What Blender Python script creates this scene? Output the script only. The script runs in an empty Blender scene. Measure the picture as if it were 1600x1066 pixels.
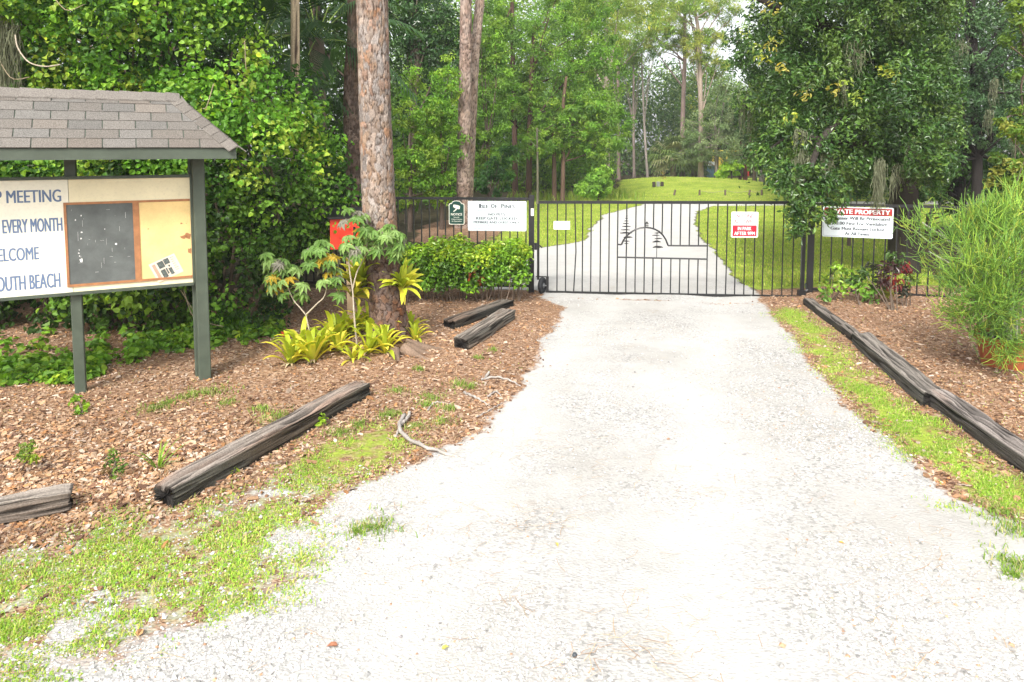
import bpy, math
import numpy as np
from mathutils import Vector

# ---------------------------------------------------------------- camera, sky, sun
S = bpy.context.scene
COL = S.collection
F, PYC, HCAM, PITCH = 1100.0, 314.6, 2.4, math.radians(4.4)
cam_d = bpy.data.cameras.new("camera")
cam = bpy.data.objects.new("camera", cam_d)
COL.objects.link(cam)
cam.location = (0, 0, HCAM)
cam.rotation_euler = (math.radians(90) - PITCH, 0, 0)
cam_d.sensor_width = 36.0
cam_d.lens = F / 1600 * 36.0
cam_d.shift_y = -(533 - PYC) / 1600
cam_d.clip_end = 2000
S.camera = cam

SUN_EL, SUN_AZ = math.radians(45), math.radians(198)     # azimuth clockwise from +Y
W = bpy.data.worlds.new("World")
S.world = W
W.use_nodes = True
nt = W.node_tree
nt.nodes.clear()
sky = nt.nodes.new("ShaderNodeTexSky")
sky.sky_type = 'NISHITA'
sky.sun_disc = False
sky.sun_elevation = SUN_EL
sky.sun_rotation = SUN_AZ
sky.air_density, sky.dust_density, sky.ozone_density = 1.0, 4.0, 1.0
hsv = nt.nodes.new("ShaderNodeHueSaturation")
hsv.inputs['Saturation'].default_value = 0.22            # thin white overcast
bg = nt.nodes.new("ShaderNodeBackground")
bg.inputs['Strength'].default_value = 0.15
wo = nt.nodes.new("ShaderNodeOutputWorld")
nt.links.new(sky.outputs[0], hsv.inputs['Color'])
nt.links.new(hsv.outputs[0], bg.inputs['Color'])
nt.links.new(bg.outputs[0], wo.inputs['Surface'])
sl = bpy.data.lights.new("sun", 'SUN')
sl.energy, sl.angle, sl.color = 1.5, math.radians(11), (1.0, 0.95, 0.87)
so = bpy.data.objects.new("sun", sl)
COL.objects.link(so)
_sd = Vector((math.sin(SUN_AZ) * math.cos(SUN_EL), math.cos(SUN_AZ) * math.cos(SUN_EL), math.sin(SUN_EL)))
so.rotation_euler = _sd.to_track_quat('Z', 'Y').to_euler()
so.location = (-10, -10, 30)
S.view_settings.view_transform = 'Standard'
S.view_settings.look = 'None'
S.view_settings.gamma = 1.0
S.view_settings.exposure = 1.25

# ---------------------------------------------------------------- helpers
rng = np.random.default_rng(7)
_cp, _sp = math.cos(PITCH), math.sin(PITCH)
A_ = np.array


def ray(px, py):
    a, b = (px - 800) / F, -(py - PYC) / F
    return A_([a, _cp + b * _sp, -_sp + b * _cp])


def G(px, py, z=0.0):
    """a point of the photograph traced to the ground plane"""
    d = ray(px, py)
    t = (z - HCAM) / d[2]
    return A_([d[0] * t, d[1] * t, z])


def P(px, py, Y):
    d = ray(px, py)
    t = Y / d[1]
    return A_([d[0] * t, Y, HCAM + d[2] * t])


def ss(a, b, x):
    t = np.clip((x - a) / (b - a), 0, 1)
    return t * t * (3 - 2 * t)


def _h(i, j, k=0):
    v = np.sin(i * 127.1 + j * 311.7 + k * 74.7) * 43758.5453
    return v - np.floor(v)


def vnoise(x, y, sc, k=0):
    x = np.asarray(x, float) * sc + 1000; y = np.asarray(y, float) * sc + 1000
    i, j = np.floor(x), np.floor(y)
    fx, fy = x - i, y - j
    fx, fy = fx * fx * (3 - 2 * fx), fy * fy * (3 - 2 * fy)
    return (_h(i, j, k) * (1 - fx) + _h(i + 1, j, k) * fx) * (1 - fy) + (_h(i, j + 1, k) * (1 - fx) + _h(i + 1, j + 1, k) * fx) * fy


def fbm(x, y, sc, k=0, o=3):
    s, a, t = 0, 1.0, 0
    for q in range(o):
        s = s + a * vnoise(x, y, sc * 2 ** q, k + q); t += a; a *= .5
    return s / t


def sdist(poly, x, y):
    """signed distance to a closed polygon, positive inside"""
    x = np.asarray(x, float); y = np.asarray(y, float)
    d = np.full(x.shape, 1e9); ins = np.zeros(x.shape, bool)
    n = len(poly)
    for q in range(n):
        ax, ay = poly[q][:2]; bx, by = poly[(q + 1) % n][:2]
        ex, ey = bx - ax, by - ay
        t = np.clip(((x - ax) * ex + (y - ay) * ey) / (ex * ex + ey * ey + 1e-12), 0, 1)
        d = np.minimum(d, np.hypot(x - ax - t * ex, y - ay - t * ey))
        c = ((ay > y) != (by > y)) & (x < ex * (y - ay) / ((ey if abs(ey) > 1e-12 else 1e-12)) + ax)
        ins ^= c
    return np.where(ins, d, -d)


def unit(v):
    v = np.asarray(v, float)
    return v / (np.linalg.norm(v, axis=-1, keepdims=True) + 1e-12)


def tag(o, label=None, cat=None, group=None, kind=None):
    if label: o['label'] = label
    if cat: o['category'] = cat
    if group: o['group'] = group
    if kind: o['kind'] = kind
    return o


WL = {}


def empty(name, loc):
    o = bpy.data.objects.new(name, None)
    o.location = loc
    o.empty_display_size = .2
    COL.objects.link(o)
    WL[o.name] = A_(loc, float)
    return o


def npmesh(name, V, FS, mat, parent=None, C=None, loc=None, smooth=False, FC=None):
    """V (n,3); FS list of (m,k) index arrays; C per-vertex colours; FC per-face colours"""
    V = np.asarray(V, float)
    if parent is not None: base = WL[parent.name]
    elif loc is not None: base = A_(loc, float)
    else: base = A_([0., 0., 0.])
    me = bpy.data.meshes.new(name)
    FS = [np.asarray(f, np.int64) for f in FS if len(f)]
    li = np.concatenate([f.ravel() for f in FS])
    tot = np.concatenate([np.full(len(f), f.shape[1]) for f in FS])
    st = np.concatenate([[0], np.cumsum(tot)[:-1]])
    me.vertices.add(len(V)); me.loops.add(len(li)); me.polygons.add(len(tot))
    me.vertices.foreach_set("co", (V - base).astype(np.float32).ravel())
    me.loops.foreach_set("vertex_index", li.astype(np.int32))
    me.polygons.foreach_set("loop_start", st.astype(np.int32))
    try: me.polygons.foreach_set("loop_total", tot.astype(np.int32))
    except Exception: pass
    me.polygons.foreach_set("use_smooth", np.full(len(tot), bool(smooth)))
    if C is not None or FC is not None:
        dom = 'POINT' if C is not None else 'FACE'
        D = np.asarray(C if C is not None else FC, float)
        if D.shape[1] == 3: D = np.hstack([D, np.ones((len(D), 1))])
        at = me.attributes.new("Col", 'FLOAT_COLOR', dom)
        at.data.foreach_set("color", D.astype(np.float32).ravel())
    me.materials.append(mat)
    me.update(calc_edges=True)
    o = bpy.data.objects.new(name, me)
    COL.objects.link(o)
    if parent is not None:
        o.parent = parent
        WL[o.name] = base
    else:
        o.location = base
        WL[o.name] = base
    return o


class MB:
    def __init__(s): s.V, s.Fc, s.C, s.n = [], {}, [], 0

    def add(s, V, faces, col=None):
        V = np.asarray(V, float)
        for f in faces: s.Fc.setdefault(len(f), []).append([q + s.n for q in f])
        s.V.append(V); s.n += len(V)
        if col is not None: s.C.append(np.tile(A_(col, float)[:3], (len(V), 1)) if np.ndim(col) == 1 else np.asarray(col))
        return s

    def box(s, O, u, v, n, a, b, c, col=None, bev=0.0):
        """box in a frame: ranges a along u, b along v, c along n; bev = chamfered u-v corners"""
        O, u, v, n = map(lambda q: A_(q, float), (O, u, v, n))
        if bev > 0:
            e = bev
            pr = [(a[0] + e, b[0]), (a[1] - e, b[0]), (a[1], b[0] + e), (a[1], b[1] - e), (a[1] - e, b[1]), (a[0] + e, b[1]), (a[0], b[1] - e), (a[0], b[0] + e)]
        else:
            pr = [(a[0], b[0]), (a[1], b[0]), (a[1], b[1]), (a[0], b[1])]
        return s.prism(O, u, v, n, pr, c, col)

    def prism(s, O, u, v, n, pr, c, col=None):
        O, u, v, n = map(lambda q: A_(q, float), (O, u, v, n))
        k = len(pr)
        V = [O + u * x + v * y + n * c[0] for x, y in pr] + [O + u * x + v * y + n * c[1] for x, y in pr]
        fs = [list(range(k))[::-1], list(range(k, 2 * k))] + [[i, (i + 1) % k, k + (i + 1) % k, k + i] for i in range(k)]
        return s.add(V, fs, col)

    def tube(s, pts, r, k=6, col=None, cap=True):
        V, fs = tube(pts, r, k, cap)
        return s.add(V, fs, col)

    def build(s, name, mat, parent=None, loc=None, smooth=False):
        V = np.vstack(s.V)
        C = np.vstack(s.C) if s.C else None
        return npmesh(name, V, [A_(f) for f in s.Fc.values()], mat, parent, C, loc, smooth)


def frames(pts):
    pts = np.asarray(pts, float)
    T = unit(np.gradient(pts, axis=0))
    ref = A_([0, 0, 1.]) if abs(T[0][2]) < .9 else A_([1., 0, 0])
    N = np.zeros_like(pts); B = np.zeros_like(pts)
    nn = unit(np.cross(T[0], ref))
    for q in range(len(pts)):
        nn = unit(nn - T[q] * np.dot(nn, T[q]))
        N[q] = nn; B[q] = np.cross(T[q], nn)
    return T, N, B


def tube(pts, r, k=6, cap=True):
    pts = np.asarray(pts, float)
    r = np.broadcast_to(np.asarray(r, float), (len(pts),))
    T, N, B = frames(pts)
    an = np.arange(k) * 2 * math.pi / k
    V = (pts[:, None] + r[:, None, None] * (np.cos(an)[None, :, None] * N[:, None] + np.sin(an)[None, :, None] * B[:, None])).reshape(-1, 3)
    fs = []
    for q in range(len(pts) - 1):
        for w in range(k):
            fs.append([q * k + w, q * k + (w + 1) % k, (q + 1) * k + (w + 1) % k, (q + 1) * k + w])
    if cap:
        fs.append(list(range(k))[::-1]); m = (len(pts) - 1) * k
        fs.append([m + w for w in range(k)])
    return V, fs


def smooth_path(pts, n):
    pts = np.asarray(pts, float)
    t = np.linspace(0, len(pts) - 1, n)
    out = []
    for x in t:
        i = min(int(x), len(pts) - 2); f = x - i
        p0, p1, p2, p3 = pts[max(i - 1, 0)], pts[i], pts[i + 1], pts[min(i + 2, len(pts) - 1)]
        out.append(.5 * (2 * p1 + (p2 - p0) * f + (2 * p0 - 5 * p1 + 4 * p2 - p3) * f * f + (3 * p1 - p0 - 3 * p2 + p3) * f ** 3))
    return A_(out)


# ---------------------------------------------------------------- materials
def mat_new(name):
    m = bpy.data.materials.new(name); m.use_nodes = True
    t = m.node_tree
    return m, t, t.nodes, t.links, t.nodes['Principled BSDF']


def nd(t, typ, **kw):
    n = t.nodes.new(typ)
    for k, v in kw.items(): setattr(n, k, v)
    return n


def mixc(t, fac, a, b, blend='MIX'):
    n = nd(t, "ShaderNodeMix", data_type='RGBA', blend_type=blend)
    for sock, val in ((n.inputs[0], fac), (n.inputs[6], a), (n.inputs[7], b)):
        if isinstance(val, (int, float)): sock.default_value = val
        elif isinstance(val, tuple): sock.default_value = val if len(val) == 4 else val + (1,)
        else: t.links.new(val, sock)
    return n.outputs[2]


def noise(t, sc, det=4, vec=None, rough=.6):
    n = nd(t, "ShaderNodeTexNoise")
    n.inputs['Scale'].default_value = sc; n.inputs['Detail'].default_value = det; n.inputs['Roughness'].default_value = rough
    if vec is not None: t.links.new(vec, n.inputs['Vector'])
    return n.outputs[0]


def ramp(t, fac, stops):
    n = nd(t, "ShaderNodeValToRGB")
    e = n.color_ramp.elements
    while len(e) < len(stops): e.new(.5)
    for q, (p, c) in enumerate(stops):
        e[q].position = p
        e[q].color = (c, c, c, 1) if isinstance(c, (int, float)) else tuple(c) + (1,)
    t.links.new(fac, n.inputs[0])
    return n.outputs[0]


def bump(t, h, strength, dist, prev=None):
    n = nd(t, "ShaderNodeBump")
    n.inputs['Strength'].default_value = strength; n.inputs['Distance'].default_value = dist
    t.links.new(h, n.inputs['Height'])
    if prev is not None: t.links.new(prev, n.inputs['Normal'])
    return n.outputs[0]


def paint(name, col, rough=.5, var=.15, sc=12., bmp=.15, spec=.5, metal=0.):
    """a painted or plain surface with uneven tone, faint dirt and a slight bump"""
    m, t, N, L, b = mat_new(name)
    co = nd(t, "ShaderNodeTexCoord").outputs['Object']
    n1 = noise(t, sc, 5, co); n2 = noise(t, sc * 14, 3, co)
    d = tuple(c * (1 - var) for c in col); l = tuple(min(1, c * (1 + var * .6)) for c in col)
    c = mixc(t, ramp(t, n1, [(.35, 0.), (.65, 1.)]), d, l)
    c = mixc(t, ramp(t, n2, [(.3, .25), (.5, 0.)]), c, tuple(x * .7 for x in col))
    L.new(c, b.inputs['Base Color'])
    b.inputs['Roughness'].default_value = rough; b.inputs['Metallic'].default_value = metal
    b.inputs['Specular IOR Level'].default_value = spec
    L.new(bump(t, n2, bmp, .003), b.inputs['Normal'])
    return m


def vcol(name, rough=.7, spec=.3, trans=0., nsc=60., nvar=.35, bmp=.3, bd=.004):
    """takes its colour from the mesh (each leaf, chip, plank its own), with fine noise over it"""
    m, t, N, L, b = mat_new(name)
    at = nd(t, "ShaderNodeAttribute", attribute_name="Col")
    co = nd(t, "ShaderNodeTexCoord").outputs['Object']
    c = at.outputs['Color']
    if nvar > 0:
        n1 = noise(t, nsc, 4, co)
        c = mixc(t, nvar, c, mixc(t, 1.0, c, ramp(t, n1, [(.25, .25), (.75, 1.7)]), 'MULTIPLY'))
        if bmp > 0: L.new(bump(t, n1, bmp, bd), b.inputs['Normal'])
    L.new(c, b.inputs['Base Color'])
    b.inputs['Roughness'].default_value = rough; b.inputs['Specular IOR Level'].default_value = spec
    if trans > 0:
        tr = nd(t, "ShaderNodeBsdfTranslucent")
        L.new(mixc(t, 1.0, c, (1.25, 1.25, .55), 'MULTIPLY'), tr.inputs['Color'])
        mx = nd(t, "ShaderNodeMixShader"); mx.inputs[0].default_value = trans
        out = N['Material Output']
        L.new(b.outputs[0], mx.inputs[1]); L.new(tr.outputs[0], mx.inputs[2]); L.new(mx.outputs[0], out.inputs['Surface'])
    return m


M = dict(
    leaf=vcol("leaf", .5, .35, .38, nvar=0.),
    gloss=vcol("glossy_leaf", .33, .5, .18, nvar=0.),
    needle=vcol("needle", .6, .25, .30, nvar=0.),
    twig=vcol("green_twig", .5, .3, .0, nvar=0.),
    grass=vcol("grass_blade", .6, .25, .35, nvar=0.),
    bark=vcol("bark", .9, .15, 0., 70., .45, .6, .006),
    wood=vcol("weathered_wood", .9, .15, 0., 90., .5, .6, .004),
    chip=vcol("bark_chip", .85, .2, 0., 80., .4, .3),
    stone=vcol("gravel_stone", .85, .25, 0., 90., .2, .2),
    shingle=vcol("asphalt_shingle", .95, .1, 0., 130., .8, .9, .004),
    moss=vcol("moss", .95, .1, .15, nvar=0.),
    black=paint("black_metal_paint", (.014, .014, .015), .38, .3, 20., .1),
    rubber=paint("rubber", (.02, .022, .025), .75),
    steel=paint("grey_steel", (.32, .33, .34), .4, metal=.6),
    green=paint("dark_green_paint", (.066, .085, .06), .6, .18, 6., .25),
    cream=paint("cream_board", (.80, .72, .48), .6, .08, 3., .1),
    creamy=paint("cream_board_left", (.84, .81, .66), .6, .06, 3., .1),
    cork=paint("pinboard_yellow", (.80, .58, .25), .8, .12, 4., .15),
    brown=paint("brown_trim", (.38, .17, .07), .7, .2, 15.),
    slate=paint("chalkboard", (.11, .122, .116), .75, .25, 5., .1),
    chalk=paint("chalk", (.75, .75, .72), .9),
    blue=paint("faded_blue_letters", (.13, .19, .31), .7, .12, 30.),
    white=paint("white_sign", (.80, .82, .82), .55, .04, 8., .05),
    pale=paint("pale_sign", (.70, .77, .80), .55, .05, 8., .05),
    ink=paint("dark_ink", (.018, .022, .03), .6),
    greyink=paint("grey_ink", (.24, .28, .34), .6),
    red=paint("sign_red", (.62, .012, .03), .4, .08),
    dred=paint("dark_red", (.30, .012, .012), .4, .1),
    bred=paint("red_box_paint", (.80, .045, .02), .45, .06),
    sgreen=paint("sign_green", (.004, .05, .036), .4, .1),
    ivory=paint("ivory", (.80, .79, .68), .5, .05),
    terra=paint("terracotta", (.36, .10, .035), .7, .25, 9., .3),
    soil=paint("potting_soil", (.06, .045, .035), .95, .4, 40., .8),
    pole=paint("pole_wood", (.36, .26, .15), .85, .25, 6., .5),
    yellow=paint("yellow_paint", (.75, .55, .08), .5),
    orange=paint("orange_canvas", (.70, .17, .05), .7),
    sky=paint("blue_plastic", (.14, .25, .34), .4),
    paper=paint("printed_paper", (.72, .62, .50), .7, .08, 20.),
    pink=paint("faded_red_print", (.62, .30, .22), .7, .15, 40.),
    photo=paint("dark_photo", (.10, .12, .11), .6, .6, 60.),
    rope=paint("rope", (.30, .27, .20), .9),
    pebble=paint("dark_pebble", (.05, .06, .07), .5),
)
# ---------------------------------------------------------------- ground: driveway, mulch beds, lawn, mound, forest floor
def gp(l): return [G(*q)[:2] for q in l]


DRIVE = gp([(845, 466), (878, 482), (868, 500), (850, 522), (838, 560), (812, 596), (770, 640), (722, 690), (650, 722), (590, 742), (530, 760), (480, 800),
            (430, 830), (330, 862), (220, 900), (100, 940), (-60, 985), (-300, 1050)]) + [A_([-3.2, 2.2]), A_([-6, 1]), A_([-6, -12]), A_([9, -12]), A_([9, 1.5])] + \
    gp([(1800, 940), (1600, 812), (1500, 781), (1444, 727), (1356, 656), (1300, 598), (1268, 564), (1247, 527), (1207, 490), (1195, 474)])
REAR = gp([(845, 466), (835, 455), (690, 447), (720, 402), (800, 393), (857, 386), (908, 376), (926, 352), (942, 335), (985, 325), (1010, 318.5), (1400, 314), (1700, 314), (1700, 319),
           (1300, 320.5), (1118, 322), (1086, 332), (1100, 371), (1124, 395), (1151, 430), (1190, 467), (1195, 474)])
VERGE_R = gp([(1207, 490), (1247, 527), (1268, 564), (1300, 598), (1356, 656), (1444, 727), (1500, 781), (1600, 812), (1800, 940), (1800, 850), (1600, 762), (1506, 712), (1431, 644), (1382, 611), (1342, 574), (1318, 544), (1284, 510), (1244, 483), (1225, 480)])
VERGE_L = gp([(-80, 850), (60, 838), (110, 828), (190, 790), (240, 806), (300, 792), (400, 742), (500, 690), (560, 660), (620, 652), (640, 690), (600, 735), (540, 765), (500, 800), (490, 850), (470, 900),
              (420, 945), (320, 990), (200, 1030), (90, 1075), (-100, 1120), (-300, 1150), (-300, 900)])
TWINMULCH = gp([(640, 378), (660, 352), (700, 343), (770, 348), (790, 360), (770, 376), (700, 386)])
LAWN = [A_([-1.6, 12.2]), A_([-.6, 14])] + gp([(735, 352), (790, 335), (812, 318), (830, 312.5), (925, 306), (940, 299), (985, 287)]) + [A_([8, 50]), A_([20, 56]), A_([40, 56]), A_([40, 24]), A_([16, 24])] + \
    gp([(1480, 345), (1440, 372), (1420, 395), (1460, 440)]) + [A_([7.2, 11.3]), A_([4.9, 11.42]), A_([4.9, 11.6]), A_([.4, 11.7])]
MX, MY, MH = 10.0, 42.5, .57


def mound_h(x, y):
    rx = np.where(x < MX, 5.0, 7.4)
    q = np.clip(1 - ((x - MX) / rx) ** 2 - ((y - MY) / 7.0) ** 2, 0, 1)
    return MH * q ** 1.05


def packed(x, y):
    xc = .14 + .275 * (y - 3.15) + .15 * np.sin(y * .7)
    return np.exp(-((np.abs(x - xc) - .85 + .25 * (vnoise(x, y, .9, 61) - .5)) / .34) ** 2) * ss(13, 10, y) * (.55 + .45 * fbm(x, y, 1.1, 62, 3))


def relief(x, y):
    h = .10 * np.exp(-((x + 1.75) ** 2 + (y - 8.5) ** 2) / 1.1)
    h = h + .07 * ss(4.2, 5.4, x - (10.8 - y) * -.12) * ss(13, 11.5, y) * ss(3, 5, y)
    h = h + (fbm(x, y, .9, 3, 4) - .5) * .05 * ss(45, 20, y) * ss(-2, 2, y) * ss(24, 12, np.abs(x))
    h = h - .022 * packed(x, y)
    return h + mound_h(x, y)


def weights(x, y):
    """how much gravel, mulch, grass (r, g, b) at a place"""
    wv = sdist(VERGE_L, x, y)
    wob = (fbm(x, y, 2.2, 11, 4) - .5) * .5
    wobf = (fbm(x, y, .35, 14, 3) - .5) * 1.6 * ss(12, 26, y)
    d1 = np.maximum(sdist(DRIVE, x, y), sdist(REAR, x, y))
    g = ss(-.10, .14, d1 + wob * .55 + wobf * .3)
    g = np.maximum(g, ss(-.1, .25, wv + wob * .6) * ss(5.5, 4.9, y + wob) * .9)
    dv = np.maximum(sdist(VERGE_R, x, y), wv)
    soil = ss(.1, -.5, sdist(DRIVE, x, y))
    v = ss(-.22, .30, dv + wob * 1.1) * ss(.26, .54, fbm(x, y, 3.6, 31, 4) + .12 + .08 * soil + .14 * (x > 0))
    near_mulch = ss(12.0, 11.7, y)
    lw = ss(-.3, .3, sdist(LAWN, x, y) + wob * 1.0 + wobf)
    tm = ss(-.2, .3, sdist(TWINMULCH, x, y) + wob)
    grass = np.maximum(v, lw * (1 - tm) * ss(11.6, 11.9, y)) * (1 - g * np.where(y > 11.6, 1, .25))
    mul = np.clip((near_mulch + tm) * (1 - grass) * (1 - g), 0, 1)
    g2 = np.clip(g * (1 - grass), 0, 1)
    return g2, mul, grass


def mixc_val(t, s, k):
    n = nd(t, 'ShaderNodeMath', operation='MULTIPLY')
    t.links.new(s, n.inputs[0]); n.inputs[1].default_value = k
    return n.outputs[0]


def ground_mat():
    m, t, N, L, b = mat_new("ground_cover")
    at = nd(t, "ShaderNodeAttribute", attribute_name="Col")
    sp = nd(t, "ShaderNodeSeparateColor"); L.new(at.outputs['Color'], sp.inputs[0])
    co = nd(t, "ShaderNodeTexCoord").outputs['Object']
    nE = noise(t, 9., 5, co)

    def wsel(s):
        a = nd(t, "ShaderNodeMath", operation='MULTIPLY_ADD'); L.new(nE, a.inputs[0]); a.inputs[1].default_value = 1.3; a.inputs[2].default_value = -.65
        c = nd(t, "ShaderNodeMath", operation='ADD'); L.new(s, c.inputs[0]); L.new(a.outputs[0], c.inputs[1])
        return ramp(t, c.outputs[0], [(.32, 0.), (.68, 1.)])
    # forest floor
    c = ramp(t, noise(t, 6., 6, co), [(.3, (.018, .016, .010)), (.5, (.05, .042, .022)), (.7, (.09, .075, .04))])
    # mulch
    vo = nd(t, "ShaderNodeTexVoronoi"); vo.inputs['Scale'].default_value = 42.
    mp = nd(t, "ShaderNodeMapping"); mp.inputs['Scale'].default_value = (1, 1.7, 1); L.new(co, mp.inputs[0]); L.new(mp.outputs[0], vo.inputs['Vector'])
    sv = nd(t, "ShaderNodeSeparateColor"); L.new(vo.outputs['Color'], sv.inputs[0])
    mc = ramp(t, sv.outputs[0], [(0., (.08, .04, .025)), (.35, (.23, .13, .075)), (.7, (.35, .22, .135)), (1., (.48, .35, .25))])
    mc = mixc(t, ramp(t, noise(t, 1.3, 4, co), [(.35, 0.), (.7, .5)]), mc, (.16, .085, .05))
    c = mixc(t, wsel(sp.outputs[1]), c, mc)
    # grass
    gn = noise(t, 1.1, 6, co, .65); g2 = noise(t, 38., 4, co)
    gc = ramp(t, gn, [(.28, (.17, .25, .03)), (.48, (.28, .37, .045)), (.62, (.37, .42, .07)), (.78, (.44, .39, .15))])
    gc = mixc(t, ramp(t, g2, [(.35, .6), (.6, 0.)]), gc, (.10, .13, .03))
    c = mixc(t, wsel(sp.outputs[2]), c, gc)
    # crushed shell and gravel
    v2 = nd(t, "ShaderNodeTexVoronoi"); v2.inputs['Scale'].default_value = 55.; L.new(co, v2.inputs['Vector'])
    s2 = nd(t, "ShaderNodeSeparateColor"); L.new(v2.outputs['Color'], s2.inputs[0])
    st = ramp(t, s2.outputs[0], [(0., (.17, .17, .165)), (.3, (.36, .355, .34)), (1., (.51, .50, .485))])
    sand = ramp(t, noise(t, 2.4, 7, co, .7), [(.3, (.36, .35, .328)), (.5, (.425, .415, .395)), (.75, (.475, .465, .445))])
    gm = ramp(t, noise(t, .9, 5, co), [(.42, 0.), (.58, .7)])
    rc = mixc(t, gm, sand, st)
    rc = mixc(t, ramp(t, noise(t, 1.7, 6, co, .7), [(.6, 0.), (.75, .5)]), rc, (.30, .245, .18))
    rc = mixc(t, ramp(t, noise(t, .55, 5, co, .6), [(.40, 0.), (.62, .55)]), rc, mixc(t, 1.0, rc, (.80, .785, .75), 'MULTIPLY'))
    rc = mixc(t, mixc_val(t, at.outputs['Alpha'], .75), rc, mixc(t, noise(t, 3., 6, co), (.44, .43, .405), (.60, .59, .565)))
    c = mixc(t, wsel(sp.outputs[0]), c, rc)
    L.new(c, b.inputs['Base Color'])
    b.inputs['Roughness'].default_value = .95; b.inputs['Specular IOR Level'].default_value = .15
    n1 = bump(t, vo.outputs['Distance'], .35, .012)
    n1 = bump(t, noise(t, 70., 4, co), .5, .008, n1)
    L.new(n1, b.inputs['Normal'])
    return m


M['ground'] = ground_mat()


def grid(xs, ys):
    X, Y = np.meshgrid(xs, ys)
    x, y = X.ravel(), Y.ravel()
    z = relief(x, y)
    nx, ny = len(xs), len(ys)
    i, j = np.meshgrid(np.arange(nx - 1), np.arange(ny - 1))
    a = (j * nx + i).ravel()
    Q = np.stack([a, a + 1, a + nx + 1, a + nx], 1)
    return np.stack([x, y, z], 1), Q


gx = np.concatenate([[-400, -200, -110, -70], np.arange(-50, -14, 1.0), np.arange(-14, -9, .25), np.arange(-9, 9, .05), np.arange(9, 24, .2), np.arange(24, 51, 1.), [70, 110, 200, 400]])
gy = np.concatenate([[-300, -120, -50, -20, -8, -2], np.arange(0, 2.4, .3), np.arange(2.4, 13, .05), np.arange(13, 30, .1), np.arange(30, 50, .2), np.arange(50, 100, 2.), [120, 180, 300, 600]])
# thin the grid where the fine steps of both axes are not needed: one sheet near, one around
GV, GQ = grid(gx, gy)
wg, wm, wgr = weights(GV[:, 0], GV[:, 1])
vgm = np.where(GV[:, 1] < 11.7, np.where(GV[:, 0] > 0, .72, .55), 1.) * wgr
left_ = wgr - vgm
res_ = np.where(GV[:, 1] < 11.7, np.clip(1 - wg - wm - vgm, 0, 1), 0)
nearl = (ss(5.4, 4.8, GV[:, 1]) * (GV[:, 0] < 0) * .55)
GC = np.stack([wg * (1 - .25 * wgr) + res_ * nearl, np.where(GV[:, 1] < 11.5, 1.0, wm + res_ * (1 - nearl)), vgm], 1)
gravel_lift = np.maximum(ss(11, 14, GV[:, 1]), .62 * packed(GV[:, 0], GV[:, 1]))  # pale packed tracks; pale shell beyond the gate, colour lifted against tree shade
GC = np.concatenate([GC, gravel_lift[:, None]], 1)
GK = np.stack([wg, wm, wgr], 1)
fc = GK[GQ].mean(1); ctr = GV[GQ].mean(1)
other = 1 - fc.sum(1)
cls = np.argmax(np.concatenate([fc, other[:, None]], 1), 1)
cls = np.where((cls == 2) & (mound_h(ctr[:, 0], ctr[:, 1]) > .004), 4, cls)
cls = np.where((cls == 2) & (ctr[:, 1] < 11.7), 5, cls)
for k, (nm, lab) in enumerate([('driveway', 'white crushed gravel driveway leading through the gate'), ('mulch_bed', 'brown bark mulch beds along both sides of the driveway'),
                               ('lawn', 'bright mown lawn beyond the gate'), ('forest_floor', 'dark leafy forest floor under the trees'), ('mound', 'low grassy mound at the end of the lawn'), ('grass_verge', 'weedy grass verge beside the driveway')]):
    q = GQ[cls == k]
    if not len(q): continue
    us, inv = np.unique(q, return_inverse=True)
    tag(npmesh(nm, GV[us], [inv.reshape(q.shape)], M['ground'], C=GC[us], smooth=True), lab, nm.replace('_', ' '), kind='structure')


def zg(x, y): return relief(np.asarray(x, float), np.asarray(y, float))


def on(px, py):
    p = G(px, py)
    for _ in range(3): p = G(px, py, float(zg(p[0], p[1])))
    return p


def scatter(n, x0, x1, y0, y1, f, r=rng, pw=1.0):
    """points with density falling with distance, kept with probability f(x, y)"""
    u = r.random(n)
    y = 1 / (1 / y0 + u * (1 / y1 - 1 / y0)) if pw else y0 + u * (y1 - y0)
    x = x0 + (x1 - x0) * r.random(n)
    k = np.abs(x) < y * .80 + .4
    x, y = x[k], y[k]
    k = r.random(len(x)) < f(x, y)
    return x[k], y[k]


# loose stones of the driveway, thinner where wheels have packed it
def stony(x, y):
    g = weights(x, y)[0] * (1 - .8 * packed(x, y))
    return g * (.10 + .90 * ss(.40, .58, fbm(x, y, .9, 57, 4)))


x, y = scatter(140000, -4.5, 6, 2.9, 11.3, stony)
n = len(x)
octa = A_([[1, 0, 0], [0, 1, 0], [-1, 0, 0], [0, -1, 0], [0, 0, 1], [0, 0, -1.]])
of = A_([[0, 1, 4], [1, 2, 4], [2, 3, 4], [3, 0, 4], [1, 0, 5], [2, 1, 5], [3, 2, 5], [0, 3, 5]])
rad = rng.lognormal(math.log(.0055), .42, n).clip(.003, .019)
V = octa[None] * rad[:, None, None] * (1 + .55 * (rng.random((n, 6, 3)) - .5)) * A_([1.15, 1, .62])
an = rng.random(n) * 6.28
c, s = np.cos(an)[:, None], np.sin(an)[:, None]
V = np.stack([V[..., 0] * c - V[..., 1] * s, V[..., 0] * s + V[..., 1] * c, V[..., 2]], -1)
V += np.stack([x, y, zg(x, y) + rad * .25], 1)[:, None]
tone = (.33 + .25 * rng.random(n) ** .8) * np.where(rng.random(n) < .09, .6, 1) * (.88 + .28 * fbm(x, y, .55, 77, 3))
C = tone[:, None] * A_([1, .98, .935]) * (1 + .05 * (rng.random((n, 3)) - .5))
k = rng.random(n) < .02
C[k] = A_([.42, .26, .16]) * (.7 + .6 * rng.random((k.sum(), 1)))
FI = (of[None] + (np.arange(n) * 6)[:, None, None]).reshape(-1, 3)
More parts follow.
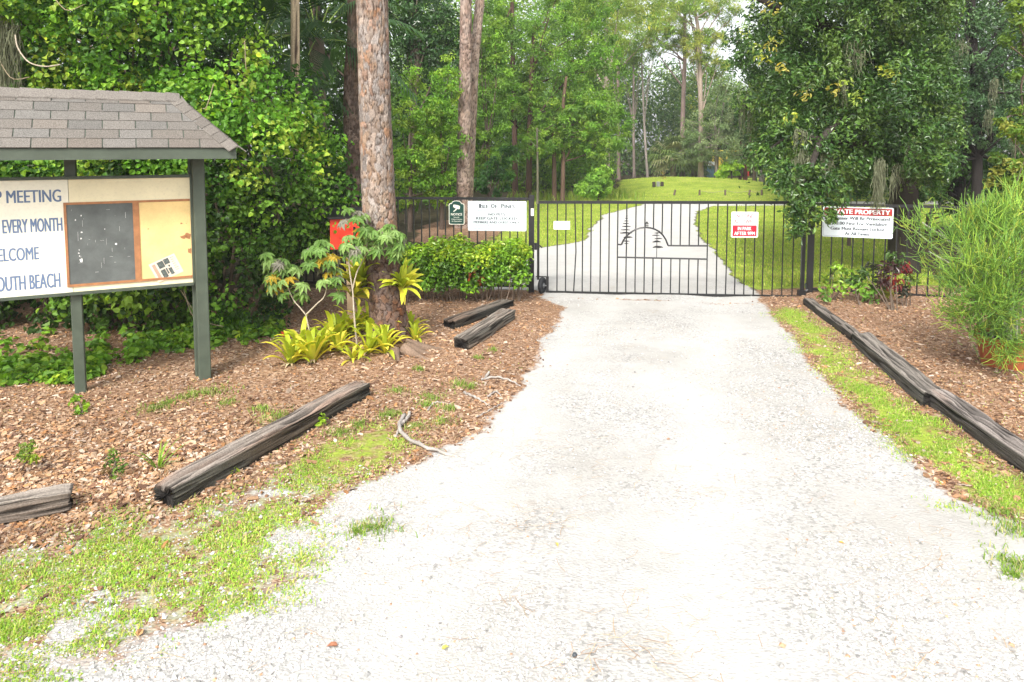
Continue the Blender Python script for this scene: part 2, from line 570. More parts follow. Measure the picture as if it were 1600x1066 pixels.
tag(npmesh('gravel', V.reshape(-1, 3), [FI], M['stone'], C=np.repeat(C, 6, 0)), 'loose white gravel stones lying on the driveway', 'gravel', kind='stuff')


# bark chips of the mulch
def chips(name, n, x0, x1, y0, y1, f, size, label):
    x, y = scatter(n, x0, x1, y0, y1, f)
    n = len(x)
    L = rng.lognormal(math.log(size), .45, n).clip(.008, .085); Wd = L * (.25 + .4 * rng.random(n))
    an = rng.random(n) * 6.28
    d = np.stack([np.cos(an), np.sin(an), (rng.random(n) - .5) * .7], 1); d = unit(d)
    up = unit(np.stack([(rng.random(n) - .5) * .9, (rng.random(n) - .5) * .9, np.ones(n)], 1))
    s = unit(np.cross(d, up))
    o = np.stack([x, y, zg(x, y) + .004 + .012 * rng.random(n)], 1)
    th = unit(np.cross(s, d)) * (.004)
    q = [(-1, -.8), (-.2, -1.1), (.9, -.6), (1.1, .5), (0, 1), (-.9, .7)]
    B = np.stack([o + d * (L * .5)[:, None] * a + s * (Wd * .5)[:, None] * b for a, b in q], 1)
    B = B + (rng.random(B.shape) - .5) * (L * .18)[:, None, None]
    V = np.concatenate([B, B - th[:, None] * 2], 1)
    pal = A_([(.26, .155, .088), (.36, .235, .14), (.38, .28, .195), (.13, .075, .05), (.46, .37, .285), (.34, .18, .08), (.42, .35, .29)])
    C = pal[rng.choice(7, n, p=[.22, .22, .17, .15, .09, .07, .08])] * A_([1.10, 1.04, 1.0]) * (.65 + .6 * rng.random((n, 1))) * (.68 + .76 * fbm(x, y, 1.4, 19, 4))[:, None]
    b = np.arange(n)[:, None] * 12
    top = b + np.arange(6)[None]
    sides = np.concatenate([np.stack([b[:, 0] + w, b[:, 0] + 6 + w, b[:, 0] + 6 + (w + 1) % 6, b[:, 0] + (w + 1) % 6], 1) for w in (0, 2, 3, 5)])
    tag(npmesh(name, V.reshape(-1, 3), [top, sides], M['chip'], C=np.repeat(C, 12, 0)), label, 'mulch', kind='stuff')


chips('mulch_chips', 90000, -7, 9, 3.4, 11.6, lambda x, y: weights(x, y)[1] * .9 + .05 * weights(x, y)[2] * (y < 11.5), .027, 'brown bark chips strewn over the mulch beds')

chips('bark_nuggets', 11000, -5.5, -1.2, 4.0, 6.4, lambda x, y: weights(x, y)[1] * ss(-1.2, -2.6, x) * ss(6.4, 5.2, y), .037, 'larger faded bark nuggets in the mulch at the left edge')
# fallen pine needles and small leaves on the driveway
def litter(x, y):
    g, m, w = weights(x, y)
    return (g * ss(.50, .68, fbm(x, y, 1.6, 91, 4)) * .42 + .04 * g + .9 * m) * (y < 11.4)


x, y = scatter(16000, -6, 8, 3.0, 11.4, litter)
n = len(x)
an = rng.normal(.3, .9, n); L = .05 + .10 * rng.random(n); w = .0008 + .0007 * rng.random(n)
d = np.stack([np.cos(an), np.sin(an)], 1); p = np.stack([-d[:, 1], d[:, 0]], 1)
bend = (rng.random(n) - .5) * .35
pts = []
for q in (-1, 0, 1):
    cx = np.stack([x, y], 1) + d * (L * .5 * q)[:, None] + p * (bend * L * (1 - q * q))[:, None]
    zz = zg(cx[:, 0], cx[:, 1]) + .012 + .008 * rng.random(n)
    for sgn in (-1, 1): pts.append(np.column_stack([cx + p * (w * sgn)[:, None], zz]))
V = np.stack(pts, 1)
b = (np.arange(n) * 6)[:, None]
FQ = np.concatenate([b + A_([[0, 2, 3, 1]]), b + A_([[2, 4, 5, 3]])])
C = A_([(.42, .27, .14), (.34, .19, .09), (.50, .38, .22)])[rng.integers(0, 3, n)] * (.8 + .4 * rng.random((n, 1)))
tag(npmesh('pine_needles', V.reshape(-1, 3), [FQ], M['chip'], C=np.repeat(C, 6, 0)), 'dry brown pine needles scattered on gravel and mulch', 'pine needles', kind='stuff')


# grass blades
def blades(name, x, y, hgt, wid, pal, label, lean=.6, parent=None, kind='stuff', cat='grass', mat='grass'):
    n = len(x)
    an = rng.random(n) * 6.28
    h = hgt * (.55 + .9 * rng.random(n)); w = wid * (.7 + .6 * rng.random(n))
    d = np.stack([np.cos(an), np.sin(an), np.zeros(n)], 1)
    s = np.stack([-d[:, 1], d[:, 0], np.zeros(n)], 1)
    o = np.stack([x, y, zg(x, y) - .004], 1)
    up = A_([0, 0, 1.])
    le = (lean * (.3 + rng.random(n)))[:, None]
    m = o + up * (h * .6)[:, None] + d * le * (h * .35)[:, None]
    tp = o + up * (h * (1 - .35 * le[:, 0] ** 2))[:, None] + d * le * (h * 1.0)[:, None]
    V = np.stack([o - s * w[:, None] * .5, o + s * w[:, None] * .5, m + s * w[:, None] * .42, m - s * w[:, None] * .42, tp], 1)
    b = (np.arange(n) * 5)[:, None]
    C = A_(pal)[rng.integers(0, len(pal), n)] * (.75 + .5 * rng.random((n, 1)))
    C = C * (.8 + .5 * fbm(x, y, 1.3, 71, 3))[:, None]
    return tag(npmesh(name, V.reshape(-1, 3), [b + A_([[0, 1, 2, 3]]), b + A_([[3, 2, 4]])], M[mat], C=np.repeat(C, 5, 0)), label, cat, kind=kind)


GP = [(.26, .45, .05), (.34, .50, .06), (.19, .36, .04), (.42, .49, .09), (.50, .46, .20)]


def vg(x, y):
    w = weights(x, y)[2] * (y < 11.5)
    return w * ss(.30, .58, fbm(x, y, 4.5, 47, 4)) + .004 * (weights(x, y)[1] > .5)


x, y = scatter(900000, -5, 7, 2.9, 11.0, vg)
k = vnoise(x, y, 9., 5) * .5 + .5
x2, y2 = scatter(420000, 2.2, 6.5, 4.0, 11.2, vg)
x, y = np.concatenate([x, x2]), np.concatenate([y, y2])
k = np.concatenate([k, vnoise(x2, y2, 9., 5) * .5 + .5])
tall = rng.random(len(x)) < .12
blades('verge_grass', x, y, np.where(tall, .050, .021) * k, np.where(tall, .0042, .0075), GP, 'low weedy grass growing along both edges of the gravel', np.where(tall, .9, 1.25))
x, y = scatter(140000, -4, 34, 11.9, 50, lambda x, y: weights(x, y)[2])
blades('lawn_grass', x, y, .05, .016, [(.33, .45, .05), (.40, .49, .065), (.24, .36, .04), (.48, .48, .14)], 'short mown grass of the lawn beyond the gate', .8)
# weed tufts standing in the left mulch bed
WEEDS = [(330, 613, .16), (300, 618, .10), (355, 630, .08), (240, 640, .10), (262, 632, .08), (620, 612, .07), (612, 648, .07), (718, 602, .10), (735, 606, .05), (672, 622, .10), (605, 650, .08), (648, 668, .08), (690, 660, .09), (560, 665, .08), (530, 678, .10),
         (430, 652, .12), (405, 640, .08), (655, 578, .05), (668, 634, .07), (700, 640, .07), (592, 825, .10), (560, 830, .06), (1590, 830, .16), (1580, 880, .1), (1585, 900, .06), (1560, 800, .12), (655, 522, .05), (770, 548, .05), (745, 560, .05), (450, 665, .08)]
xs, ys = [], []
for px, py, r in WEEDS:
    p = on(px, py); m = int(900 * r)
    q = rng.normal(0, r * .8, (int(m * 2.2), 2)) * (.3 + rng.random((int(m * 2.2), 1)))
    xs.append(p[0] + q[:, 0]); ys.append(p[1] + q[:, 1])
x, y = np.concatenate(xs), np.concatenate(ys)
blades('weeds', x, y, .042, .006, [(.18, .31, .045), (.25, .37, .06), (.14, .24, .03), (.42, .38, .18)], 'small green weed tufts sprouting in the mulch and gravel', 1.0, cat='weeds')
# ---------------------------------------------------------------- lettering
class Fr:
    """a flat frame in space: origin, right, up, towards the viewer"""
    def __init__(s, O, u, v, n): s.O, s.u, s.v, s.n = (A_(q, float) for q in (O, u, v, n))

    def px(s, px, py, c=0.):
        d = ray(px, py); o = A_([0, 0, HCAM])
        t = np.dot(s.O + s.n * c - o, s.n) / np.dot(d, s.n)
        p = o + d * t - s.O
        return float(np.dot(p, s.u)), float(np.dot(p, s.v))

    def w(s, a, b, c=0.): return s.O + s.u * a + s.v * b + s.n * c

    def args(s): return s.O, s.u, s.v, s.n


def text(name, txt, fr, a0, a1, b0, b1, c, mat, parent, bold=0., ext=.0012, shear=0.):
    """lettering fitted into a0..a1 x b0..b1 (cap height b1-b0) of a frame"""
    cu = bpy.data.curves.new("lettering", 'FONT')
    cu.body = txt; cu.extrude = 0.01; cu.resolution_u = 3; cu.shear = shear
    o = bpy.data.objects.new("lettering_source", cu)
    COL.objects.link(o)
    bpy.context.view_layer.update()
    me = bpy.data.meshes.new_from_object(o.evaluated_get(bpy.context.evaluated_depsgraph_get()))
    bpy.data.objects.remove(o); bpy.data.curves.remove(cu)
    V = np.empty(len(me.vertices) * 3, np.float32); me.vertices.foreach_get("co", V); V = V.reshape(-1, 3).astype(float)
    by = {}
    for p in me.polygons: by.setdefault(len(p.vertices), []).append(list(p.vertices))
    bpy.data.meshes.remove(me)
    x0, x1 = V[:, 0].min(), V[:, 0].max()
    a = a0 + (V[:, 0] - x0) / (x1 - x0) * (a1 - a0)
    b = b0 + V[:, 1] / .729 * (b1 - b0)
    cc = c + (V[:, 2] / .01 + 1) * .5 * ext
    if bold > 0:
        k0 = len(a); sh = bold * (b1 - b0)
        a = np.concatenate([a - sh, a, a + sh]); b = np.tile(b, 3); cc = np.concatenate([cc, cc + .00015, cc + .0003])
        by = {q: [[i + k0 * w for i in f] for w in range(3) for f in fs_] for q, fs_ in by.items()}
    Wd = fr.O + a[:, None] * fr.u + b[:, None] * fr.v + cc[:, None] * fr.n
    return npmesh(name, Wd, [A_(f) for f in by.values()], mat, parent)


def rounded(a0, a1, b0, b1, r, k=5):
    out = []
    for cx, cy, s in ((a1 - r, b1 - r, 0), (a0 + r, b1 - r, 1), (a0 + r, b0 + r, 2), (a1 - r, b0 + r, 3)):
        for q in range(k + 1):
            t = (s + q / k) * math.pi / 2
            out.append((cx + r * math.cos(t), cy + r * math.sin(t)))
    return out


Z = A_([0, 0, 1.])
# ---------------------------------------------------------------- notice board with its little roof
ub = unit(A_([.884, .467, 0])); nb = A_([ub[1], -ub[0], 0])
BO = A_([-3.29, 7.19, 0])
bf = Fr(BO, ub, Z, nb)
kb = empty('notice_board', BO + ub * -1.2)
tag(kb, 'roofed green and cream notice board with a chalkboard, left of the driveway', 'notice board')
aL, aR = -2.75, -.005
b0, b1 = 1.008, 2.093
MB().box(*bf.args(), (aL, -1.062), (b0, b1), (-.02, .0), bev=0).build('message_panel', M['creamy'], kb)
MB().box(*bf.args(), (-1.058, aR), (b0, b1), (-.02, -.001)).build('display_panel', M['cream'], kb)
f = MB()
f.box(*bf.args(), (aL, aR + .004), (b1, b1 + .028), (-.05, .025)); f.box(*bf.args(), (aL, aR + .004), (b0 - .028, b0), (-.05, .025))
f.box(*bf.args(), (aR, aR + .02), (b0 - .026, b1 + .026), (-.048, .012))
f.build('board_frame', M['green'], kb)
for tx, x0, x1, y0, y1, bo in (("P MEETING", -7, 95, 296, 316.5, .012), ("EVERY MONTH", 4, 97, 340, 361.5, .0), ("WELCOME", -23, 60.5, 385, 406, .0), ("SOUTH BEACH", -13, 94, 428, 452, .0)):
    (p0, q0), (p1, q1) = bf.px(x0, (y0 + y1) / 2 + 1), bf.px(x1, (y0 + y1) / 2)
    _, lo = bf.px((x0 + x1) / 2, y1 + 1.5); _, hi = bf.px((x0 + x1) / 2, y0 + .5)
    if x0 < 0: lo, hi = bf.px(50, y1)[1], bf.px(50, y0)[1]
    text('lettering', tx, bf, p0, p1, lo, hi, .0005, M['blue'], kb, .025)
# chalkboard, pin board and their brown trim
ca0, cb0 = bf.px(116, 445); ca1, cb1 = bf.px(206, 317)
ca0 -= .035; ca1 += .005
cb0 += .005
ch = MB().box(*bf.args(), (ca0, ca1), (cb0, cb1), (0, .006)).build('chalkboard', M['slate'], kb)
t = MB()
t.box(*bf.args(), (ca0 - .022, ca0), (cb0 - .024, cb1 + .022), (0, .012)); t.box(*bf.args(), (ca0, aR - .004), (cb1, cb1 + .022), (0, .012))
t.box(*bf.args(), (ca0, aR - .004), (cb0 - .024, cb0), (0, .012)); t.box(*bf.args(), (ca1, ca1 + .055), (cb0, cb1), (0, .013))
t.build('brown_trim', M['brown'], kb)
ck = MB()
rk = np.random.default_rng(3)
for q in range(26):
    a = ca0 + .04 + (ca1 - ca0 - .08) * rk.random(); b = cb0 + .04 + (cb1 - cb0 - .08) * rk.random()
    l = rk.random() ** 2 * .10 + .004; w_ = .0009 + .0008 * rk.random()
    if rk.random() < .3: l, w_ = w_, l * .5
    ck.box(*bf.args(), (a, a + w_), (b, b + l), (.006, .0068))
for a, b, r in ((.07, .62, .006), (.12, .66, .007), (.115, .50, .008), (.11, .44, .006), (.10, .23, .013), (.085, .30, .006), (.09, .27, .005), (.40, .37, .008), (.09, .33, .004), (.31, .52, .004)):
    an = np.arange(7) * 2 * math.pi / 7
    rr = r * (.5 + rk.random(7))
    ck.prism(*bf.args(), [(ca0 + a + math.cos(t_) * r_, cb0 + b + 1.3 * math.sin(t_) * r_) for t_, r_ in zip(an, rr)], (.006, .0069))
ck.build('chalk_marks', M['chalk'], ch)
pbd = MB().box(*bf.args(), (ca1 + .055, aR - .004), (cb0, cb1), (0, .007)).build('pin_board', M['cork'], kb)
ps = MB()
for cx, cy, rx, ry in ((aR - .03, cb0 + .41, .032, .035), (aR - .075, cb0 + .40, .03, .022), (aR - .02, cb0 + .255, .022, .03), (aR - .09, cb0 + .54, .012, .008), (ca1 + .13, cb0 + .50, .009, .005), (aR - .045, cb0 + .54, .005, .004)):
    an = np.arange(11) * 2 * math.pi / 11; rr = .65 + .6 * rk.random(11)
    ps.prism(*bf.args(), [(min(cx + math.cos(a) * rx * r, aR - .006), cy + math.sin(a) * ry * r) for a, r in zip(an, rr)], (.007, .0078))
ps.build('peeling_patch', M['brown'], pbd)
# posts: two at the right end, one (pair) in the middle, one out of frame
def post(a, c0, c1, w_, top, name='post'):
    m = MB()
    m.box(bf.w(a, 0, 0), ub, nb, Z, (-w_ / 2, w_ / 2), (c0, c1), (-.15, top), bev=.008)
    return m.build(name, M['green'], kb)


post(.075, -.03, .095, .115, 2.30); post(.035, -.15, -.055, .09, 2.30)
post(-1.04, -.125, -.026, .098, 2.30); post(-2.5, -.125, -.026, .098, 2.30)
# roof
re0, re1 = -3.6, .40
ea, ez, rz, hin = .45, 2.405, 2.915, -.11
rf = MB()
rf.box(*bf.args(), (re0, re1), (2.285, 2.40), (ea - .035, ea)); rf.box(*bf.args(), (re0, re1), (2.285, 2.40), (-ea, -ea + .035))
rf.box(*bf.args(), (re1 - .036, re1 - .001), (2.286, 2.399), (-ea + .036, ea - .036))
roof = rf.build('roof', M['green'], kb)
dk = MB()
V = [bf.w(re0, ez, ea + .0), bf.w(re1, ez, ea), bf.w(hin, rz, 0), bf.w(re0, rz, 0), bf.w(re0, ez, -ea), bf.w(re1, ez, -ea)]
Vd = [p - Z * .02 for p in V]
dk.add(V + Vd, [[0, 1, 2, 3], [1, 5, 2], [4, 3, 2, 5], [6, 9, 8, 7], [7, 8, 11], [10, 11, 8, 9], [0, 6, 7, 1], [1, 7, 11, 5], [5, 11, 10, 4], [0, 3, 9, 6], [3, 4, 10, 9]])
dk.build('roof_deck', M['green'], roof)
shm = MB()
slope = math.hypot(ea, rz - ez)
for side in (1, -1):
    sv = unit(nb * ea * side * -1 + Z * (rz - ez)); sn = unit(Z * ea + nb * side * (rz - ez))
    Oe = bf.w(0, ez, ea * side) + sn * .004
    nc = 6
    for r in range(nc):
        v0 = -.02 + r * (slope + .0) / nc; v1 = v0 + slope / nc + .02
        x = re0 + (0 if r % 2 else .136)
        while x < re1 + .02:
            x1 = x + .272
            lim0 = re1 + .015 - (re1 - hin) * max(v0, 0) / slope; lim1 = re1 + .015 - (re1 - hin) * min(v1, slope) / slope
            a, b_, c_, d_ = x + .005, min(x1 - .005, lim0), min(x1 - .005, lim1), x + .005
            if b_ - a > .02:
                c_ = max(c_, a + .004)
                tone = .88 + .24 * rk.random(); warm = rk.random()
                col = A_([.160, .148, .133]) * tone * (1 + .10 * A_([1, .1, -.6]) * (warm - .4))
                lift = .006 + .002 * rk.random()
                jit = .004 * (rk.random() - .5)
                vs = [Oe + ub * p + sv * q + sn * h for p, q, h in ((a, v0 + jit, .001), (b_, v0 + jit, .001), (c_, v1, -.003), (d_, v1, -.003), (a, v0 + jit, lift), (b_, v0 + jit, lift), (c_, v1, .001), (d_, v1, .001))]
                shm.add(vs, [[4, 5, 6, 7], [0, 4, 7, 3], [1, 2, 6, 5], [0, 1, 5, 4]], col)
            x = x1
sh = shm.build('shingles', M['shingle'], roof)
cap = MB()
# hip caps and ridge caps
for side in (1, -1):
    p0, p1 = bf.w(re1 + .01, ez - .005, (ea + .01) * side), bf.w(hin, rz, 0)
    ax = unit(p1 - p0); ln = np.linalg.norm(p1 - p0)
    sn = unit(Z * ea + nb * side * (rz - ez)); s1 = unit(np.cross(ax, sn)) * side
    s1 = s1 if np.dot(s1, -ub) > 0 else -s1
    s2 = unit(ub * .5 - Z * .35)
    k_ = 7
    for q in range(k_):
        a, b_ = ln * q / k_, ln * (q + 1.12) / k_
        col = A_([.168, .152, .134]) * (.85 + .35 * rk.random())
        o = sn * .012
        wv = .105
        A0, B0 = p0 + ax * a + o + Z * .008, p0 + ax * min(b_, ln) + o
        vs = [A0 + s1 * wv - sn * .004, A0, A0 + s2 * .1, B0 + s1 * wv - sn * .006, B0, B0 + s2 * .1]
        vs += [v - Z * .010 for v in vs[:3]]
        cap.add(vs, [[0, 1, 4, 3], [1, 2, 5, 4], [6, 7, 1, 0], [7, 8, 2, 1], [6, 0, 3]], col)
x = re0
while x < hin:
    x1 = min(x + .2, hin + .02)
    col = A_([.17, .155, .138]) * (.85 + .35 * rk.random())
    vs = []
    for xx, l in ((x, .018), (x1 + .02, .008)):
        for side in (1, 0, -1):
            vs.append(bf.w(xx, rz + .016 + l - (abs(side) * .11 * (rz - ez) / slope), side * .11 * ea / slope))
    vs += [v - Z * .012 for v in vs]
    cap.add(vs, [[0, 3, 4, 1], [1, 4, 5, 2], [0, 6, 9, 3], [0, 1, 7, 6], [1, 2, 8, 7], [2, 5, 11, 8]], col)
    x = x1
cap.build('ridge_cap', M['shingle'], roof)
# a torn flyer on the pin board
fl = [bf.px(232, 414, .01), bf.px(272, 396, .01), bf.px(287, 424, .01), bf.px(248, 442, .01)]
fo = MB().prism(*bf.args(), fl[::-1], (.0085, .0095)).build('flyer', M['paper'], None, loc=bf.w(fl[3][0], fl[3][1], .008))
tag(fo, 'small tilted printed flyer at the lower right of the yellow pin board', 'flyer')
fa = A_(fl); fu, fv = (fa[1] - fa[0]), (fa[3] - fa[0])
def fq(x0, x1, y0, y1): return [tuple(fa[0] + fu * x + fv * y) for x, y in ((x0, y1), (x1, y1), (x1, y0), (x0, y0))]


WL['flyer'] = WL[fo.name]
pm = MB(); pm.prism(*bf.args(), fq(.08, .20, .1, .9), (.0095, .0101)); pm.build('red_print', M['pink'], fo)
pm = MB()
for q in ((.27, .50, .08, .42), (.52, .72, .06, .34), (.26, .44, .5, .92), (.46, .52, .5, .8), (.55, .68, .55, .9), (.6, .66, .4, .5)): pm.prism(*bf.args(), fq(*q), (.0095, .0102))
pm.build('dark_picture', M['photo'], fo)
pm = MB()
for q in range(7): pm.prism(*bf.args(), fq(.78, .78 + .14 * (.6 + .4 * rk.random()), .1 + q * .11, .13 + q * .11), (.0095, .0101))
pm.build('text_lines', M['pink'], fo)

# ---------------------------------------------------------------- fences and gate
X_ = A_([1., 0, 0])


def bar(m, p0, p1, w_=.016): m.tube([p0, (A_(p0) + p1) / 2, p1], w_ / 2 * 1.25, 4)


def fence(name, label, p0, p1, top, bot, spacing, posts, rail=.042):
    """p0, p1 ends on the ground"""
    p0, p1 = A_(p0, float), A_(p1, float)
    d = p1 - p0; ln = np.linalg.norm(d); u = d / ln; n = A_([u[1], -u[0], 0])
    o = empty(name, p0); tag(o, label, 'fence', 'black metal fences either side of the gate')
    for z, h in ((top, rail), (bot, rail)):
        MB().box(p0, u, Z, n, (0, ln), (z - h, z), (-.017, .017), bev=.004).build('rail', M['black'], o)
    k = int(ln / spacing)
    for q in range(1, k + 1):
        x = q * spacing + .012 * (rng.random() - .5)
        if any(abs(x - a) < .05 for a, _, _ in posts) or x > ln - .03: continue
        MB().box(p0 + u * x, u, Z, n, (-.0098, .0098), (bot - .02, top - rail - .001), (-.0098, .0098), bev=.002).build('picket', M['black'], o)
    for a, w_, h in posts:
        MB().box(p0, u, n, Z, (a - w_ / 2, a + w_ / 2), (-w_ / 2 - .001, w_ / 2 + .001), (-.2, h), bev=.006).build('post', M['black'], o)
    return o, Fr(p0, u, Z, n)


LGP = A_([G(830.5, 459)[0], 11.5, 0.])
RGP = A_([G(1269.5, 461.7)[0], 11.4, 0.])
fl0 = A_([P(380, 308, 11.95)[0], 11.95, 0.])
dl = np.linalg.norm(LGP - fl0)
fenceL, frL = fence('metal_fence', 'black picket fence behind the clipped hedge, left of the gate', fl0, LGP, 1.575, .13, .134, [(dl, .088, 1.615), (dl - 2.52, .05, 1.5)])
MB().box(LGP, X_, Z, A_([0, -1, 0]), (-.012, .036), (1.28, 1.40), (.046, .05)).build('reflector', M['ivory'], fenceL)
fr1 = A_([12.6, 8.81, 0.])
fenceR, frR = fence('metal_fence', 'black picket fence behind the pencil shrub and crotons, right of the gate', RGP, fr1, 1.50, .10, .155, [(0, .10, 1.52), (2.9, .085, 1.55), (5.8, .085, 1.55)])

GL = A_([G(841, 459)[0], 11.46, 0]); GR = A_([P(1256, 460, 11.2)[0], 11.2, 0])
dg = GR - GL; lg = np.linalg.norm(dg[:2]); ug = unit(dg); ng = A_([ug[1], -ug[0], 0])
gf = Fr(GL, ug, Z, ng)
gate = empty('driveway_gate', GL); tag(gate, 'wide black metal driveway gate with a pine tree and arch emblem', 'gate')
gpx = lambda x, y: gf.px(x, y)
gt, gb0 = gpx(845, 316)[1], gpx(860, 458.5)[1]
gtr, gbr = gpx(1240, 316.5)[1], gpx(1240, 466)[1]
zt = lambda a: gt + (gtr - gt) * a / lg
zb = lambda a: gb0 + .02 + (gbr - gb0) * a / lg
fm = MB()
for fz in (zt, zb):
    for q in range(1):
        a0, a1 = (.0, lg) if fz is zt else (gpx(853, 459)[0], lg)
        pts = [(a0, fz(a0) - .025), (a1, fz(a1) - .025), (a1, fz(a1) + .022), (a0, fz(a0) + .022)]
        fm.prism(*gf.args(), pts, (-.02, .02))
gate_frame = fm.build('gate_frame', M['black'], gate)
ls = gpx(841, 437)
MB().box(*gf.args(), (-.02, .02), (ls[1], zt(0) - .026), (-.019, .019)).build('stile', M['black'], gate)
MB().box(*gf.args(), (lg - .06, lg - .004), (zb(lg) + .024, zt(lg) - .026), (-.025, .025)).build('stile', M['black'], gate)
BARS = [185, 235, 280, 325, 367, 411, 460, 505, 549, 595, 643, 690, 735, 780, 828, 875, 922, 970, 1017, 1067, 1117, 1164, 1212, 1262, 1308, 1360, 1410, 1464]
ARCH = [(570, 408), (580, 385), (597, 362), (620, 343), (643, 329), (668, 321), (695, 318), (722, 321), (745, 328), (768, 341), (787, 360), (800, 380), (808, 400), (813, 413)]
arch = [gpx(x / 3.333 + 800, y / 3.333 + 260) for x, y in ARCH]
aa = A_(arch)
e_l = gpx(549 / 3.333 + 800, 382)[0]; e_r = gpx(1017 / 3.333 + 800, 384)[0]
zlow = lambda a: np.interp(a, [e_l, e_r], [gpx(964, 402)[1], gpx(1105, 405)[1]])
zhi = gpx(1075, 384)[1]; zsh = gpx(967, 382)[1]
em = MB()
r_ = .0145
em.tube([gf.w(a, b) for a, b in arch], r_, 6)
em.tube([gf.w(e_l, zsh), gf.w(*arch[0])], r_, 6); em.tube([gf.w(*arch[-1]), gf.w(e_r, zhi)], r_, 6); em.tube([gf.w(e_l, zlow(e_l)), gf.w(e_r, zlow(e_r))], r_, 6)
# little lantern on the arch
hx, hz = gpx(693 / 3.333 + 800, 318 / 3.333 + 260)
em.tube([gf.w(hx + .015, hz), gf.w(hx + .015, hz + .06)], .006, 5); em.tube([gf.w(hx + .045, hz), gf.w(hx + .045, hz + .06)], .006, 5)
em.prism(*gf.args(), [(hx - .005, hz + .06), (hx + .06, hz + .06), (hx + .028, hz + .10)], (-.006, .006)); em.tube([gf.w(hx - .01, hz + .03), gf.w(hx + .055, hz + .03)], .005, 5)
emblem = em.build('arch_emblem', M['black'], gate)
for q, bx in enumerate(BARS):
    a = gpx(bx / 3.333 + 800, 400)[0]
    top_, bot_ = zt(a) - .02, zb(a) + .02
    segs = [(bot_, top_)]
    if e_l + .02 < a < e_r - .02:
        up_ = zhi if a > aa[-1, 0] else (np.interp(a, aa[:, 0], aa[:, 1]) if a > aa[0, 0] else zsh)
        segs = [(bot_, zlow(a)), (up_, top_)]
        if bx in (595, 643, 690): segs.append((zlow(a), up_))
    m = MB()
    for s0, s1 in segs:
        off = .028 if bx == 325 else .004 * (rng.random() - .5)
        m.tube([gf.w(a - off * .3, s0), gf.w(a + off * .9, s0 * .55 + s1 * .45), gf.w(a + off * .1, s1)], .0108, 5)
    m.build('picket', M['black'], gate)


def iron_tree(cx, y_top, y_bot, brs, name='pine_emblem'):
    m = MB()
    a, zt_ = gpx(cx / 3.333 + 800, y_top / 3.333 + 260); _, zb_ = gpx(cx / 3.333 + 800, y_bot / 3.333 + 260)
    m.tube([gf.w(a, zb_, .01), gf.w(a, zt_, .01)], .006, 5)
    for x0, x1, y, th in brs:
        p0, q0 = gpx(x0 / 3.333 + 800, (y + 4) / 3.333 + 260); p1, q1 = gpx(x1 / 3.333 + 800, (y + 4) / 3.333 + 260)
        _, qm = gpx(cx / 3.333 + 800, (y - th) / 3.333 + 260)
        hh = th / 3.333 * .0102
        k = 7
        up_, lo_ = [], []
        for w_ in range(k):
            t_ = w_ / (k - 1); x_ = p0 + (p1 - p0) * t_
            bul = math.sin(math.pi * min(max(t_, .06), .94)) ** .6
            jz = .006 * (rng.random() - .5)
            lo_.append((x_, q0 + (q1 - q0) * t_ + jz + .3 * hh * (1 - bul))); up_.append((x_, q0 + (q1 - q0) * t_ + hh * bul + .004 + jz))
        m.prism(*gf.args(), lo_ + up_[::-1], (.012, .020))
    return m.build(name, M['black'], gate)


iron_tree(597, 240, 475, [(592, 602, 256, 3), (588, 604, 268, 3), (584, 606, 282, 4), (577, 608, 296, 4), (573, 618, 311, 5), (566, 614, 328, 4), (561, 625, 346, 7), (580, 627, 368, 8), (574, 612, 388, 5), (584, 606, 399, 3)])
iron_tree(755, 342, 475, [(742, 776, 345, 4), (729, 768, 357, 4), (742, 781, 374, 5), (731, 774, 392, 9), (732, 786, 421, 11)])
# wheel that carries the gate
wb = MB()
wa = gpx(855.5, 440)[0]
wb.box(*gf.args(), (wa - .025, wa + .02), (zb(wa), gpx(855, 432)[1]), (-.022, .022))
wx = gpx(847.3, 452)[0]
wb.box(*gf.args(), (ls[0] - .04, wa - .024), (gpx(850, 433)[1], gpx(850, 431.8)[1]), (-.015, .015))
wb.build('wheel_bracket', M['black'], gate)
WC = gf.w(wx, .135, .03); wax = unit(ug * .93 + ng * .36)
prf = [(0.045, -.030), (.085, -.036), (.115, -.034), (.132, -.02), (.136, 0), (.132, .02), (.115, .034), (.085, .036), (.045, .030)]
wu, wv = Z, np.cross(wax, Z)
def lathe(C0, ax, u, v, prf, k, closed=True):
    V = []; fs = []
    for q in range(k):
        t_ = q * 2 * math.pi / k
        for r, h in prf: V.append(C0 + (u * math.cos(t_) + v * math.sin(t_)) * r + ax * h)
    m = len(prf)
    for q in range(k):
        for w_ in range(m if closed else m - 1):
            fs.append([q * m + w_, q * m + (w_ + 1) % m, ((q + 1) % k) * m + (w_ + 1) % m, ((q + 1) % k) * m + w_])
    return V, fs


wheel = MB().add(*lathe(WC, wax, wu, wv, prf, 28)).build('wheel', M['rubber'], gate, smooth=True)
MB().add(*lathe(WC, wax, wu, wv, [(.0, -.033), (.04, -.033), (.05, -.022), (.05, .022), (.04, .033), (.0, .033)], 20, False)).tube([WC - wax * .07, WC + wax * .07], .011, 8).build('hub', M['steel'], wheel)
